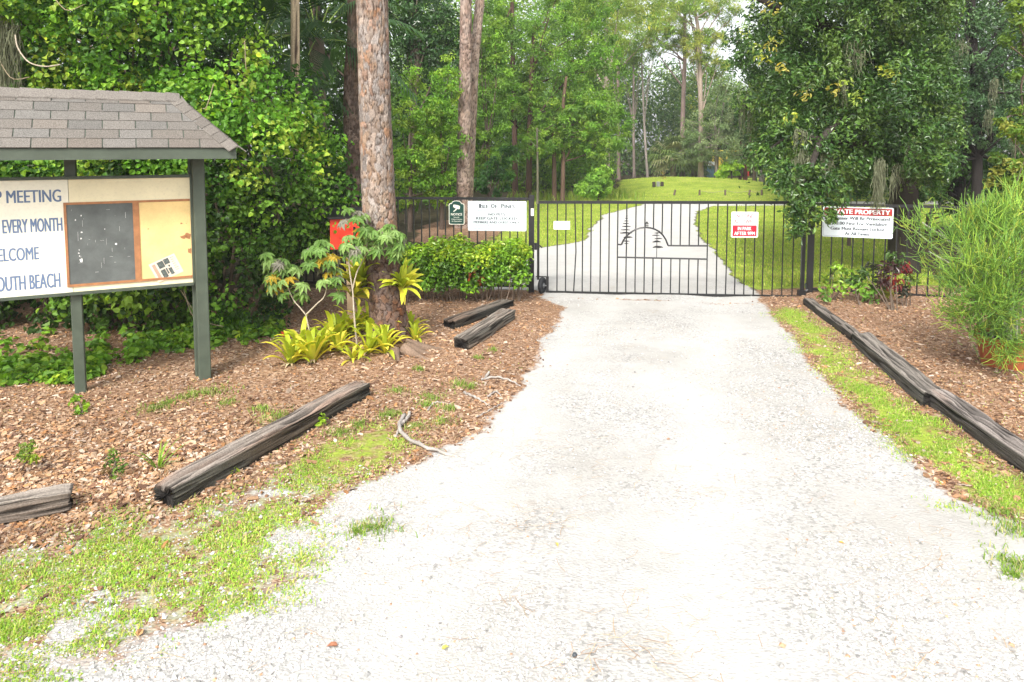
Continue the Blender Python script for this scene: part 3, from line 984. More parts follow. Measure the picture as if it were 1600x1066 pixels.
# hinge and brace at the right post, latch at the left
hg = MB()
hg.tube([gf.w(lg - .03, zb(lg) + .05), gf.w(lg + .05, .10), RGP + Z * .16 - X_ * .06], .022, 6); hg.box(*gf.args(), (lg - .10, lg + .02), (zb(lg) - .03, .10), (-.03, .035))
hg.build('hinge', M['black'], gate)
hg = MB()
hg.tube([gf.w(lg - .16, zt(lg) - .03), gf.w(lg - .06, zt(lg) - .16)], .016, 6)
hg.build('brace', M['black'], gate)
lt = MB()
_, lz = gpx(836, 385)
lt.box(*gf.args(), (-.065, -.021), (lz - .055, lz + .055), (-.025, .03)); lt.tube([gf.w(.02, lz + .02, .02), gf.w(.065, lz - .02, .02)], .012, 6)
lt.build('latch', M['black'], gate)

# ---------------------------------------------------------------- signs
def sign(name, label, fr, x0, x1, y0, y1, off, mat, r=.02, th=.004):
    a0, b1_ = fr.px(x0, y0, off); a1, b0_ = fr.px(x1, y1, off)
    o = MB().prism(*fr.args(), rounded(a0, a1, b0_, b1_, r), (off, off + th)).build(name, mat, None, loc=fr.w(a0, b0_, off))
    tag(o, label, 'sign')
    return o, a0, a1, b0_, b1_, off + th


def lines(o, fr, a0, a1, b0, b1, c, rows):
    """rows: text, x-range and y-range as shares of the sign (y down), material, bold"""
    for tx, x0, x1, y0, y1, mt, bo in rows:
        text('lettering', tx, fr, a0 + (a1 - a0) * x0, a0 + (a1 - a0) * x1, b1 - (b1 - b0) * y1, b1 - (b1 - b0) * y0, c + .0004, M[mt], o, bo)


def border(o, fr, a0, a1, b0, b1, c, ins, w_, r, mat):
    outr = rounded(a0 + ins, a1 - ins, b0 + ins, b1 - ins, r); inn = rounded(a0 + ins + w_, a1 - ins - w_, b0 + ins + w_, b1 - ins - w_, max(r - w_, .001))
    k = len(outr)
    V = [fr.w(x, y, c + .0006) for x, y in outr] + [fr.w(x, y, c + .0006) for x, y in inn]
    MB().add(V, [[i, (i + 1) % k, k + (i + 1) % k, k + i] for i in range(k)]).build('border', mat, o)


s = sign('association_sign', 'pale rectangular ISLE OF PINES association sign on the fence beside the gate post', frL, 731, 822.5, 314, 361.5, .022, M['pale'])
border(s[0], frL, *s[1:6], .014, .0022, .02, M['greyink'])
lines(s[0], frL, *s[1:6], [("I", .197, .222, .085, .235, 'ink', .05), ("SLE", .236, .345, .12, .235, 'ink', .05), ("O", .40, .455, .085, .235, 'ink', .05), ("F", .47, .505, .12, .235, 'ink', .05), ("P", .575, .615, .085, .235, 'ink', .05), ("INES", .63, .80, .12, .235, 'ink', .05),
                          ("Property Owners Association Inc.", .10, .87, .275, .33, 'greyink', 0),
                          ("NO PETS", .355, .635, .40, .485, 'ink', .05), ("KEEP GATE LOCKED", .145, .84, .53, .62, 'ink', .05), ("MEMBERS AND GUEST ONLY", .10, .885, .67, .75, 'ink', .05),
                          ("Guests Must Be Accompanied By A Member", .125, .85, .80, .845, 'greyink', 0), ("Recreation Facility For Membership Use Allowed", .095, .89, .885, .935, 'greyink', 0)])
for a in (.36, .62):
    for b in (.03, .97):
        p = frL.w(s[1] + (s[2] - s[1]) * a, s[3] + (s[4] - s[3]) * b, s[5])
        MB().add(*lathe(p, frL.n, frL.u, frL.v, [(0, .0035), (.006, .002), (.007, 0)], 8, False)).build('bolt', M['steel'], s[0])

# green camera notice, with a shouldered arched top
a0, b1_ = frL.px(701.3, 318, .022); a1, b0_ = frL.px(725.7, 351, .022)
def notice_outline(i):
    A0, A1, B0, B1 = a0 + i, a1 - i, b0_ + i, b1_ - i; w2 = (A1 - A0) / 2; cx = (A0 + A1) / 2
    o = rounded(A0, A1, B0, B1, .018, 4)
    bot = [q for q in o if q[1] < (B0 + B1) / 2]
    topc = [(A1, B1 - .02), (A1 - .006, B1 - .006), (A1 - .02, B1), (cx + w2 * .66, B1 + .002)]
    arc = [(cx + w2 * .62 * math.cos(t_), B1 + .008 + .040 * math.sin(t_)) for t_ in np.linspace(.1, math.pi - .1, 11)]
    left = [(2 * cx - x, y) for x, y in topc[::-1]]
    return topc + arc + left + bot


no = MB().prism(*frL.args(), notice_outline(0), (.022, .027)).build('camera_notice', M['ivory'], None, loc=frL.w(a0, b0_, .022))
tag(no, 'small dark green arched NOTICE sign with a camera symbol, left of the big pale sign', 'sign')
MB().prism(*frL.args(), notice_outline(.009), (.027, .0275)).build('green_face', M['sgreen'], no)
hN = b1_ - b0_; wN = a1 - a0
NB = [(x * wN / 475 + a0, b1_ - (y - 240) * hN / 650) for x, y in ((145, 285 - 0), (145, 375), (235, 395), (225, 420), (150, 480), (165, 500), (235, 445), (262, 405), (325, 415), (335, 400), (345, 330), (200, 282))]
NB = [(a0 + wN * x, b1_ - hN * y) for x, y in ((.29, .06), (.29, .17), (.40, .215), (.46, .23), (.40, .30), (.29, .365), (.32, .405), (.50, .30), (.53, .255), (.66, .275), (.71, .25), (.72, .14), (.66, .10), (.40, .055))]
MB().prism(*frL.args(), NB[::-1], (.0275, .0282)).build('camera_symbol', M['ivory'], no)
lines(no, frL, a0, a1, b0_, b1_, .0275, [("NOTICE", .14, .86, .455, .57, 'ivory', .03), ("Security", .31, .69, .62, .68, 'ivory', .01), ("Video Camera", .16, .86, .715, .775, 'ivory', .01), ("In Operation", .20, .83, .81, .87, 'ivory', .01)])

s = sign('number_plate', 'little white plate with faint dark digits at the left end of the gate', gf, 865, 890.5, 345.6, 358.8, .016, M['white'], .006)
lines(s[0], gf, *s[1:6], [("21013", .14, .82, .36, .64, 'greyink', .0)])
s = sign('closing_time_sign', 'white and red NO ONE ALLOWED IN PARK AFTER 9PM sign on the gate', gf, 1143, 1184, 331, 371.3, .016, M['white'], .02)
lines(s[0], gf, *s[1:6], [("NO ONE", .19, .81, .075, .24, 'red', .02), ("ALLOWED", .10, .90, .29, .455, 'red', .02)])
a0, a1, b0_, b1_, c = s[1:6]
h_, w2 = b1_ - b0_, a1 - a0
MB().prism(*gf.args(), rounded(a0 + w2 * .05, a1 - w2 * .05, b0_ + h_ * .045, b0_ + h_ * .475, .008), (c, c + .0008)).build('red_band', M['red'], s[0])
lines(s[0], gf, a0, a1, b0_, b1_, c + .0008, [("IN PARK", .25, .75, .575, .715, 'white', .03), ("AFTER 9PM", .12, .88, .765, .905, 'white', .03)])
s = sign('private_property_sign', 'large white PRIVATE PROPERTY sign with a dark red band, right of the gate post', frR, 1286, 1394.5, 322.5, 373.5, .022, M['pale'], .025)
a0, a1, b0_, b1_, c = s[1:6]
h_, w2 = b1_ - b0_, a1 - a0
border(s[0], frR, a0, a1, b0_, b1_, c, .016, .0025, .018, M['ink'])
MB().prism(*frR.args(), rounded(a0 + w2 * .02, a1 - w2 * .02, b1_ - h_ * .275, b1_ - h_ * .04, .014), (c, c + .0009)).build('red_band', M['dred'], s[0])
lines(s[0], frR, a0, a1, b0_, b1_, c + .0009, [("PRIVATE PROPERTY", .05, .95, .075, .225, 'white', .06)])
lines(s[0], frR, a0, a1, b0_, b1_, c, [("Trespasser Will Be Prosecuted", .05, .95, .31, .42, 'ink', .06), ("$500.00 Fine For Vandalism", .08, .92, .485, .59, 'ink', .06), ("Gate Must Remain Locked", .12, .88, .655, .76, 'ink', .06), ("At All Times", .33, .67, .82, .925, 'ink', .06)])
# ---------------------------------------------------------------- old railway timbers
def timber(label, p0, p1, w_, h, seed, top, side, group='old railway timbers edging the driveway', lift=0., yaw=0., split=0):
    r = np.random.default_rng(seed)
    p0, p1 = A_(p0, float), A_(p1, float)
    d = p1 - p0; ln = np.linalg.norm(d[:2]); u = unit(d); s = unit(np.cross(u, Z)); v = np.cross(s, u)
    rows, k = 150, 128
    t = np.linspace(0, 1, rows)
    rc = .022
    per = np.arange(k) * (2 * (w_ + h) / k)
    cx, cy, nx_, ny_ = (np.zeros(k) for _ in range(4))
    for q_, p_ in enumerate(per):        # walk round the squared section
        if p_ < w_: x_, y_, n_ = -w_ / 2 + p_, h / 2, (0, 1)
        elif p_ < w_ + h: x_, y_, n_ = w_ / 2, h / 2 - (p_ - w_), (1, 0)
        elif p_ < 2 * w_ + h: x_, y_, n_ = w_ / 2 - (p_ - w_ - h), -h / 2, (0, -1)
        else: x_, y_, n_ = -w_ / 2, -h / 2 + (p_ - 2 * w_ - h), (-1, 0)
        ix, iy = np.clip(x_, -w_ / 2 + rc, w_ / 2 - rc), np.clip(y_, -h / 2 + rc, h / 2 - rc)
        dx_, dy_ = x_ - ix, y_ - iy
        l_ = math.hypot(dx_, dy_)
        nx_[q_], ny_[q_] = dx_ / l_, dy_ / l_
        cx[q_], cy[q_] = ix + nx_[q_] * rc, iy + ny_[q_] * rc
    PT, TT = np.meshgrid(per, t * ln)
    wv_ = (fbm(TT * .8, PT * 2, 1., seed + 7) - .5) * .06
    g1 = vnoise((PT + wv_) * 52, TT * 2.2, 1., seed); g2 = vnoise((PT + wv_) * 120, TT * 4., 1., seed + 3); g3 = fbm(PT * 9, TT * 2.2, 1., seed + 5)
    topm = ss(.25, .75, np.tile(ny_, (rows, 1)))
    groove = ss(.30, .50, g1) * .65 + .35 * ss(.25, .55, g2)
    disp = -(1 - groove) * (.008 + .012 * topm) - (1 - ss(.25, .6, g3)) * (.008 + .016 * topm)
    if split: disp -= topm * np.exp(-((np.tile(cx, (rows, 1)) + .012 - .01 * np.sin(TT * 2)) / .012) ** 2) * .045 * ss(.75, .1, t)[:, None]
    ends = 1 - .10 * np.exp(-np.minimum(t, 1 - t) * ln / .03)
    X = cx[None] * ends[:, None] + nx_[None] * disp; Y = cy[None] * ends[:, None] + ny_[None] * disp
    wob = (vnoise(t * ln, t * 0, 1.6, seed) - .5) * .025
    jag = (r.random(k) - .5) * .025
    ctr = p0[None] + d[None] * t[:, None] + Z * (h / 2 - .02 + lift) + s * wob[:, None] + Z * (wob * .5)[:, None]
    V = ctr[:, None] + s * X[..., None] + v * Y[..., None]
    V[0] += u * jag[:, None]; V[-1] += u * jag[::-1][:, None]
    V = V.reshape(-1, 3)
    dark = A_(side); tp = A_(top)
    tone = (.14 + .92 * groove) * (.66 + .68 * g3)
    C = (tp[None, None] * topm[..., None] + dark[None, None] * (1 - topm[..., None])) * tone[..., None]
    rust = ss(.6, .8, fbm(PT * 5, TT * 1.1, 1., seed + 9))[..., None] * .35
    C = C * (1 - rust) + rust * C * A_([1.35, .85, .6])
    C = C.reshape(-1, 3)
    q = np.arange(rows - 1)[:, None] * k; w = np.arange(k)[None]
    Q = np.stack([q + w, q + (w + 1) % k, q + k + (w + 1) % k, q + k + w], -1).reshape(-1, 4)
    # end grain
    fs = [Q]; Vx, Cx = [V], [C]; n0 = len(V)
    for e, row in ((0, 0), (1, rows - 1)):
        ring = V[row * k:(row + 1) * k]; c = ring.mean(0)
        mid = c + (ring - c) * .55 + u * (.012 if e == 0 else -.012) * (.4 + r.random((k, 1)) * 1.6)
        Vx += [mid, c[None] + u * (.02 if e == 0 else -.02)]; Cx += [np.tile(A_([.025, .022, .02]), (k, 1)) * (.5 + r.random((k, 1))), A_([[.012, .011, .01]])]
        a = row * k + np.arange(k); a2 = row * k + (np.arange(k) + 1) % k; b = n0 + np.arange(k); b2 = n0 + (np.arange(k) + 1) % k
        fs += [np.stack([a2, a, b, b2], 1) if e == 0 else np.stack([a, a2, b2, b], 1)]
        fs += [np.stack([b2, b, np.full(k, n0 + k)], 1) if e == 0 else np.stack([b, b2, np.full(k, n0 + k)], 1)]
        n0 += k + 1
    C = np.vstack(Cx); C[:k] *= .4; C[(rows - 1) * k:rows * k] *= .4
    o = npmesh('landscape_timber', np.vstack(Vx), fs, M['wood'], None, C, loc=p0)
    return tag(o, label, 'timber', group)


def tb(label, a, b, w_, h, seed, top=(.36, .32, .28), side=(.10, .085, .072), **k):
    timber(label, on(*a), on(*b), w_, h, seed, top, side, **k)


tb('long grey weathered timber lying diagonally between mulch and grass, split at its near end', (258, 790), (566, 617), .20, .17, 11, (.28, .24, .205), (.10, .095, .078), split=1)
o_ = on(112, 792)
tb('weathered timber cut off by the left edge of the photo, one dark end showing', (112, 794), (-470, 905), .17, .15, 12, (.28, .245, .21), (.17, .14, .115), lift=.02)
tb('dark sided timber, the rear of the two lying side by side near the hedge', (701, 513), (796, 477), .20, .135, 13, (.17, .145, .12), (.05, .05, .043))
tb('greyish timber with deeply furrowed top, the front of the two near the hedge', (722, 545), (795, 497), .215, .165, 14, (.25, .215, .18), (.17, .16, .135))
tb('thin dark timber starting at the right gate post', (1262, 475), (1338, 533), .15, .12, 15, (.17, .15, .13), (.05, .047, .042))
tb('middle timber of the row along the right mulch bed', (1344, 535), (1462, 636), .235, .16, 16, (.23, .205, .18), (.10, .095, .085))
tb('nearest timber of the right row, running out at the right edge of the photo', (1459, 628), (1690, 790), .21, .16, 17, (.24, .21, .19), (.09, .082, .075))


# ---------------------------------------------------------------- pine trunks with plated bark
def bark_tube(path, radii, k, cw, chh, depth, seed, pal, crack=(.10, .06, .045), flare=None):
    rows = len(path)
    T, N, B = frames(path)
    an = np.arange(k) / k * 2 * math.pi
    seg = np.concatenate([[0], np.cumsum(np.linalg.norm(np.diff(path, axis=0), axis=1))])
    r0 = float(np.mean(radii))
    ncell = max(5, int(2 * math.pi * r0 / cw))
    U = np.tile(an / (2 * math.pi) * ncell, (rows, 1)); Vv = np.tile((seg / chh)[:, None], (1, k))
    U0, V0 = U, Vv
    wr = .5 - .5 * np.cos(an)[None]
    U = U + (fbm(U0 * 1.1, V0 * 1.1, 1.3, seed) - .5) * 1.5 * wr; Vv = Vv + (fbm(U0 * .9, V0, 1.7, seed + 1) - .5) * 1.3 * wr
    iu, iv = np.floor(U), np.floor(Vv)
    F1 = np.full(U.shape, 9.); F2 = np.full(U.shape, 9.); ID = np.zeros(U.shape)
    for du in (-1, 0, 1):
        for dv in (-1, 0, 1):
            cu, cv = iu + du, iv + dv
            cm = np.mod(cu, ncell)
            px_ = cu + .15 + .7 * _h(cm, cv, seed); py_ = cv + .15 + .7 * _h(cm, cv, seed + 5)
            dd = np.hypot(px_ - U, py_ - Vv)
            n1 = dd < F1
            F2 = np.where(n1, F1, np.minimum(F2, dd)); ID = np.where(n1, _h(cm, cv, seed + 9), ID); F1 = np.where(n1, dd, F1)
    ck = ss(.0, .15, F2 - F1 + .10 * (vnoise(U * 5, Vv * 5, 1., seed + 4) - .5))
    disp = depth * (ck - 1) + depth * .6 * (ID - .5) + depth * .3 * (vnoise(U * 6, Vv * 6, 1, seed) - .5)
    R = np.asarray(radii)[:, None] + disp
    if flare is not None: R = R * flare(an, seg)
    V = path[:, None] + R[..., None] * (np.cos(an)[None, :, None] * N[:, None] + np.sin(an)[None, :, None] * B[:, None])
    p = A_(pal)
    ci = np.minimum((ID * len(p)).astype(int), len(p) - 1)
    big = np.clip(fbm(U * .30, Vv * .16, 1., seed + 6) * 1.7 - .35, 0, .999)
    ci2 = np.minimum((big * len(p)).astype(int), len(p) - 1)
    C = (p[ci] * .5 + p[ci2] * .5) * (.74 + .52 * _h(ID * 91, ID * 37)[..., None])
    C = C * (.62 + .76 * fbm(U * 3, Vv * 5, 1., seed + 2))[..., None]
    C = C * ck[..., None] + A_(crack) * (1 - ck[..., None])
    q = np.arange(rows - 1)[:, None] * k; w = np.arange(k)[None]
    Q = np.stack([q + w, q + (w + 1) % k, q + k + (w + 1) % k, q + k + w], -1).reshape(-1, 4)
    return V.reshape(-1, 3), Q, C.reshape(-1, 3), seg


PAL_PINE = [(.22, .19, .17), (.25, .195, .15), (.27, .235, .21), (.24, .17, .12), (.30, .265, .24), (.22, .195, .178), (.25, .18, .13), (.31, .155, .08), (.20, .125, .08)]
PAL_DARK = [(.12, .085, .065), (.16, .11, .08), (.10, .075, .06), (.20, .15, .12), (.14, .09, .06)]
PAL_MID = [(.24, .18, .15), (.29, .21, .17), (.22, .15, .12), (.33, .26, .22), (.30, .22, .17)]

# the big pine beside the bromeliads
YB = 8.42
bp = on(611, 545)
pts = [P(612, 548, YB) - Z * .15, P(610, 525, YB), P(603.5, 470, YB), P(597, 400, YB), P(592, 320, YB), P(587, 200, YB), P(583, 60, YB), P(579, -160, YB), P(575, -500, YB)]
path = smooth_path(pts, 420)
zr = np.interp(path[:, 2], [-.1, .1, .35, .8, 1.6, 2.6, 4.3, 8.], [.36, .265, .225, .205, .200, .190, .180, .15])
lob = lambda an, sg: 1 + .22 * np.exp(-((sg - .1) / .22) ** 2)[:, None] * (np.cos(an * 5 + .6) + .5 * np.cos(an * 3))[None] * .6
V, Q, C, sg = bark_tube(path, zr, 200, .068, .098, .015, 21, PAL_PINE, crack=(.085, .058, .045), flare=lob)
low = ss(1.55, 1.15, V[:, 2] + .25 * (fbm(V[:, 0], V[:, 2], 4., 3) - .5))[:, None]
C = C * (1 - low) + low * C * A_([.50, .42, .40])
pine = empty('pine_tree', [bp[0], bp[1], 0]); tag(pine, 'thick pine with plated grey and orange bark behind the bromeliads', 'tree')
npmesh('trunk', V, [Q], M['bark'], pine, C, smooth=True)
rt = MB()
for a, L in ((-.5, .55), (.4, .75), (.0, .5), (-1.2, .4), (2.6, .5)):
    q = [A_([bp[0] + math.cos(a) * x, bp[1] - .05 + math.sin(a) * x * .8 - .03 * x, float(zg(bp[0] + math.cos(a) * x, bp[1])) + .10 * (1 - x / L) ** 1.5 - .03 * (x / L)]) for x in np.linspace(.18, L, 6)]
    rt.tube(smooth_path(q, 12), np.linspace(.075, .015, 12), 8)
Vr = np.vstack(rt.V)
npmesh('roots', Vr, [A_(f) for f in rt.Fc.values()], M['bark'], pine, np.tile(A_([.20, .14, .10]), (len(Vr), 1)) * (.6 + .8 * fbm(Vr[:, 0], Vr[:, 1], 14., 2)[:, None]), smooth=True)


def plain_pine(name, label, pts, radii, n, k, cw, chh, depth, seed, pal, cat='tree', group=None, base=None):
    path = smooth_path(pts, n)
    rr = np.interp(np.linspace(0, 1, n), np.linspace(0, 1, len(radii)), radii)
    V, Q, C, _ = bark_tube(path, rr, k, cw, chh, depth, seed, pal, crack=(.06, .04, .03))
    o = empty(name, [path[0][0], path[0][1], 0]); tag(o, label, cat, group)
    npmesh('trunk', V, [Q], M['bark'], o, C, smooth=True)
    return o


plain_pine('pine_tree', 'dark crooked pine trunk just behind the thick plated pine', [P(555, 470, 13.2) - Z * .1, P(555, 400, 13.2), P(554, 320, 13.2), P(553, 240, 13.2), P(549, 190, 13.2), P(549, 120, 13.2), P(553, 40, 13.2), P(552, -120, 13.2), P(550, -400, 13.2)],
           [.20, .165, .15, .155, .15, .135, .12, .12, .10], 220, 60, .06, .09, .02, 31, PAL_DARK)
tw1 = plain_pine('pine_tree', 'left and straighter of the twin pines behind the association sign', [P(723, 359, 21) - Z * .1, P(724, 330, 21), P(725, 250, 21), P(727, 120, 21), P(728, 0, 21), P(727, -300, 21)], [.34, .225, .205, .185, .17, .13], 260, 56, .10, .14, .022, 41, PAL_MID)
tw2 = plain_pine('pine_tree', 'right and leaning one of the twin pines behind the association sign', [P(729, 357, 21.6) - Z * .1, P(730, 330, 21.6), P(735, 230, 21.6), P(741, 100, 21.6), P(750, 0, 21.6), P(775, -280, 21.6)], [.25, .16, .155, .15, .14, .12], 240, 48, .10, .14, .02, 42, [(.32, .24, .19), (.36, .28, .23), (.28, .20, .15), (.40, .32, .27)])
o = plain_pine('utility_pole', 'smooth tan wooden pole rising behind the vine thicket', [P(462, 420, 11.4) * A_([1, 1, 0]), P(461.5, 200, 11.4), P(461, 0, 11.4), P(460, -250, 11.4)], [.075, .072, .068, .064], 60, 20, .5, 3., .003, 51, [(.46, .37, .25), (.42, .33, .21), (.50, .41, .28)], 'pole')


# ---------------------------------------------------------------- leaf kit
def leaf_arrays(Pt, D, Nn, L, Wd, six=True, curl=.15):
    n = len(Pt)
    D = unit(D); Sx = unit(np.cross(D, Nn)); Nn = np.cross(Sx, D)
    L = np.broadcast_to(L, (n,))[:, None]; Wd = np.broadcast_to(Wd, (n,))[:, None]
    f = .18 * Wd
    if six:
        pr = [(0, 0, 0), (.22, 1, 1), (.62, .85, 1), (1, 0, -1), (.62, -.85, 1), (.22, -1, 1)]
        V = np.stack([Pt + D * L * a + Sx * Wd * .5 * b + Nn * (f * c if c >= 0 else -curl * L) for a, b, c in pr], 1)
        b = (np.arange(n) * 6)[:, None]
        return V.reshape(-1, 3), [b + A_([[0, 3, 2, 1]]), b + A_([[0, 5, 4, 3]])], 6
    pr = [(0, 0, 0), (.42, 1, 1), (1, 0, -1), (.42, -1, 1)]
    V = np.stack([Pt + D * L * a + Sx * Wd * .5 * b + Nn * (f * c if c >= 0 else -curl * L) for a, b, c in pr], 1)
    b = (np.arange(n) * 4)[:, None]
    return V.reshape(-1, 3), [b + A_([[0, 2, 1]]), b + A_([[0, 3, 2]])], 4


class Leaves:
    def __init__(s, mat='leaf'): s.V, s.C, s.F, s.n, s.mat = [], [], {}, 0, mat

    def put(s, V, fs, C):
        s.V.append(V); s.C.append(C)
        for f in fs: s.F.setdefault(f.shape[1], []).append(f + s.n)
        s.n += len(V)

    def clumps(s, cen, rad, per, L, asp, pal, r, six=False, up=.45, shell=.55, droop=.25, squash=1., tint=None, jit=.35, pw=None):
        cen = np.asarray(cen, float); rad = np.asarray(rad, float)
        m = len(cen)
        tc = A_(pal)[r.choice(len(pal), m, p=pw)] * (.78 + .44 * r.random((m, 1)))
        if tint is not None: tc = tc * tint
        ci = np.repeat(np.arange(m), per); n = len(ci)
        dr = unit(r.normal(size=(n, 3)))
        rr = rad[ci] * (shell + (1 - shell) * r.random(n) ** .7) * (.85 + .4 * r.random(n))
        Pt = cen[ci] + dr * rr[:, None] * A_([1, 1, squash])
        Nn = unit(dr * .8 + Z * up + r.normal(size=(n, 3)) * .55)
        D = unit(np.cross(Nn, r.normal(size=(n, 3)))); D = D - Z * droop * r.random((n, 1))
        LL = L * (.6 + .7 * r.random(n))
        V, fs, k = leaf_arrays(Pt, D, Nn, LL, LL * asp, six)
        C = tc[ci] * (1 - jit / 2 + jit * r.random((n, 1))); 
        C = C * (1 + (r.random((n, 1)) < .025) * A_([1.0, .6, .1]) * .7)
        s.put(V, fs, np.repeat(C, k, 0))
        return s

    def build(s, name, parent=None, loc=None):
        return npmesh(name, np.vstack(s.V), [np.concatenate(v) for v in s.F.values()], M[s.mat], parent, np.vstack(s.C), loc)


def blob(n, c, rad, r, shell=.35):
    d = unit(r.normal(size=(n, 3)))
    return A_(c) + d * (shell + (1 - shell) * r.random((n, 1)) ** .5) * A_(rad)


VINE = [(.115, .27, .025), (.165, .34, .03), (.065, .165, .018), (.215, .37, .04), (.042, .11, .016), (.27, .36, .045)]
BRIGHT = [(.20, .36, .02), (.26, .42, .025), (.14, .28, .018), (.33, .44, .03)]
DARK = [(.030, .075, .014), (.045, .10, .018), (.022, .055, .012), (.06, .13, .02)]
MIDG = [(.135, .27, .035), (.17, .32, .04), (.10, .21, .03), (.22, .35, .045)]
FERN = [(.16, .33, .035), (.22, .40, .045), (.12, .27, .03), (.28, .43, .05)]
PALE = [(.20, .27, .12), (.25, .32, .15), (.16, .24, .10)]
YPINE = [(.24, .36, .06), (.32, .42, .07), (.18, .30, .05), (.40, .44, .09)]

# ---------------------------------------------------------------- the vine thicket behind the notice board
r = np.random.default_rng(101)
VTOP = [(-320, -400), (440, -400), (405, 20), (415, 70), (450, 95), (500, 130), (525, 175), (520, 215), (545, 240), (552, 300), (540, 345), (512, 360), (500, 400), (470, 440), (450, 480), (430, 530), (380, 545), (300, 552), (200, 556), (60, 566), (-320, 575)]
vr = empty('vine_thicket', [-4.2, 9.2, 0]); tag(vr, 'tall thicket overgrown with light green vines behind the notice board', 'thicket')
lv = Leaves()
n = 950
px, py = -300 + 860 * r.random(n), -330 + 910 * r.random(n)
sd = sdist(VTOP, px, py)
k = sd > 8
px, py, sd = px[k], py[k], sd[k]
bul = fbm(px / 110., py / 110., 1., 5, 3)
Yd = 8.75 + .55 * (px > 430) + 1.5 * (bul - .5) * -1 + .35 * ss(330, 520, py) * ss(380, 250, px) + .5 * np.exp(-sd / 30.)
Yd += .7 * ss(60, 0, px) * ss(200, 60, py) * ss(20, 60, py)
C3 = A_([P(a, b, c) for a, b, c in zip(px, py, Yd)])
sel = C3[:, 2] > .05
C3, px, py, Yd = C3[sel], px[sel], py[sel], Yd[sel]
up_part = py < 290
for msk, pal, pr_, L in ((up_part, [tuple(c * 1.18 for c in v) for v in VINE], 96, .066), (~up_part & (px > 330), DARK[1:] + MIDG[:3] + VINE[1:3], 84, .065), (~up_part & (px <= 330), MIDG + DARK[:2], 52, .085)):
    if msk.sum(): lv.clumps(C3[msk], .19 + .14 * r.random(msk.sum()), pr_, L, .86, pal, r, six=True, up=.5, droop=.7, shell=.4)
# deeper leaf layers
n2 = 1100
px2, py2 = -300 + 860 * r.random(n2), -330 + 890 * r.random(n2)
k = sdist(VTOP, px2, py2) > 14
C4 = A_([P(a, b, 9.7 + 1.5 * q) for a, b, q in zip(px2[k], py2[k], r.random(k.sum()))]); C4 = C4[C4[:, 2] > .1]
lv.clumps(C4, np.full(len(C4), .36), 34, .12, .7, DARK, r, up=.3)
lv.build('foliage', vr)
st = MB()
for q in range(26):
    x0, y0 = r.uniform(-120, 420), 560
    b = P(x0, 545, 9.3); b[2] = 0
    e = P(min(x0 + r.normal() * 60, 380), r.uniform(-60, 250), 9.4 + r.random())
    m_ = (b + e) / 2 + r.normal(size=3) * .25
    st.tube(smooth_path([b, m_, e], 12), np.linspace(.03, .012, 12), 6, (.13, .10, .07))
for q in range(30):       # bare runners looping out of the leaves
    j = r.integers(0, len(C3)); a = C3[j] + A_([0, -.3, 0]); L = .3 + .5 * r.random(); th = r.random() * 6.28
    e = a + A_([math.cos(th) * L, -.05, math.sin(th) * L])
    st.tube(smooth_path([a, (a + e) / 2 + A_([0, -.05, -.12]), e], 10), .005, 5, (.30, .24, .16))
pA = [P(24, 55, 8.3), P(28, 75, 8.25), P(45, 97, 8.2), P(70, 104, 8.2), P(94, 101, 8.25)]
st.tube(smooth_path(pA, 24), .0075, 6, (.42, .36, .28))
st.build('stems', M['bark'], vr)
# low vine leaves creeping out at its foot
r = np.random.default_rng(102)
gl = Leaves()
cs = []
for q in range(560):
    a = r.uniform(-60, 440)
    if vnoise(a / 45., 3., 1., 6) < .18 and a > 130: continue
    b = np.interp(a, [-60, 0, 60, 110, 160, 260, 430], [592, 606, 600, 606, 588, 556, 540]) - abs(r.normal()) * 24 - 3 - 14 * (a > 150) * vnoise(a / 30., 1., 1., 3)
    if r.random() < .0: continue
    p = on(a, b); p[2] += .015 + .04 * r.random(); cs.append(p)
gl.clumps(cs, .05 + .07 * r.random(len(cs)), 9, .08, .95, [(.14, .30, .025), (.19, .36, .03), (.10, .22, .02), (.24, .38, .035)], r, six=True, up=1.1, droop=.3, squash=.6)
tag(gl.build('creeping_vine', None, loc=(-4.2, 7.6, 0)), 'low heart leaved vines creeping over the mulch under the notice board', 'ground cover', kind='stuff')

# ---------------------------------------------------------------- clipped hedge
r = np.random.default_rng(103)
hd = empty('clipped_hedge', [G(725, 470)[0], 10.9, 0]); tag(hd, 'low clipped bright green hedge in front of the left fence', 'hedge')
lv = Leaves('gloss')
xa, xb = P(616, 400, 10.9)[0], P(822, 400, 10.9)[0]
cs = A_([[xa + (xb - xa) * r.random(), 10.55 + .65 * r.random(), .24 + .64 * r.random()] for q in range(420)])
cs[:, 2] += .06 * np.sin(cs[:, 0] * 5) ; cs = cs[(cs[:, 2] > .24 + .25 * np.abs((cs[:, 0] - (xa + xb) / 2) / (xb - xa)))]
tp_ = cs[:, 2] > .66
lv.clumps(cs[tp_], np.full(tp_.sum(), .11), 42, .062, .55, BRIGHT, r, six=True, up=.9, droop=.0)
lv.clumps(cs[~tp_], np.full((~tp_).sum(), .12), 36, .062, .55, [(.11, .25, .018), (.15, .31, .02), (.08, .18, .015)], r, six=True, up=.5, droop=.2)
lv.clumps(A_([P(745, 418, 10.6), P(738, 428, 10.6), P(642, 415, 10.6), P(752, 436, 10.6)]), [.1, .08, .08, .07], 24, .06, .55, [(.30, .07, .03), (.22, .05, .02), (.35, .15, .04)], r, six=True)
lv.build('foliage', hd)
st = MB()
for q in range(34):
    x = xa + .1 + (xb - xa - .2) * r.random(); y = 10.6 + .5 * r.random()
    st.tube(smooth_path([A_([x, y, -.02]), A_([x + r.normal() * .04, y, .25]), A_([x + r.normal() * .12, y, .6])], 8), np.linspace(.012, .006, 8), 5, (.16, .12, .09))
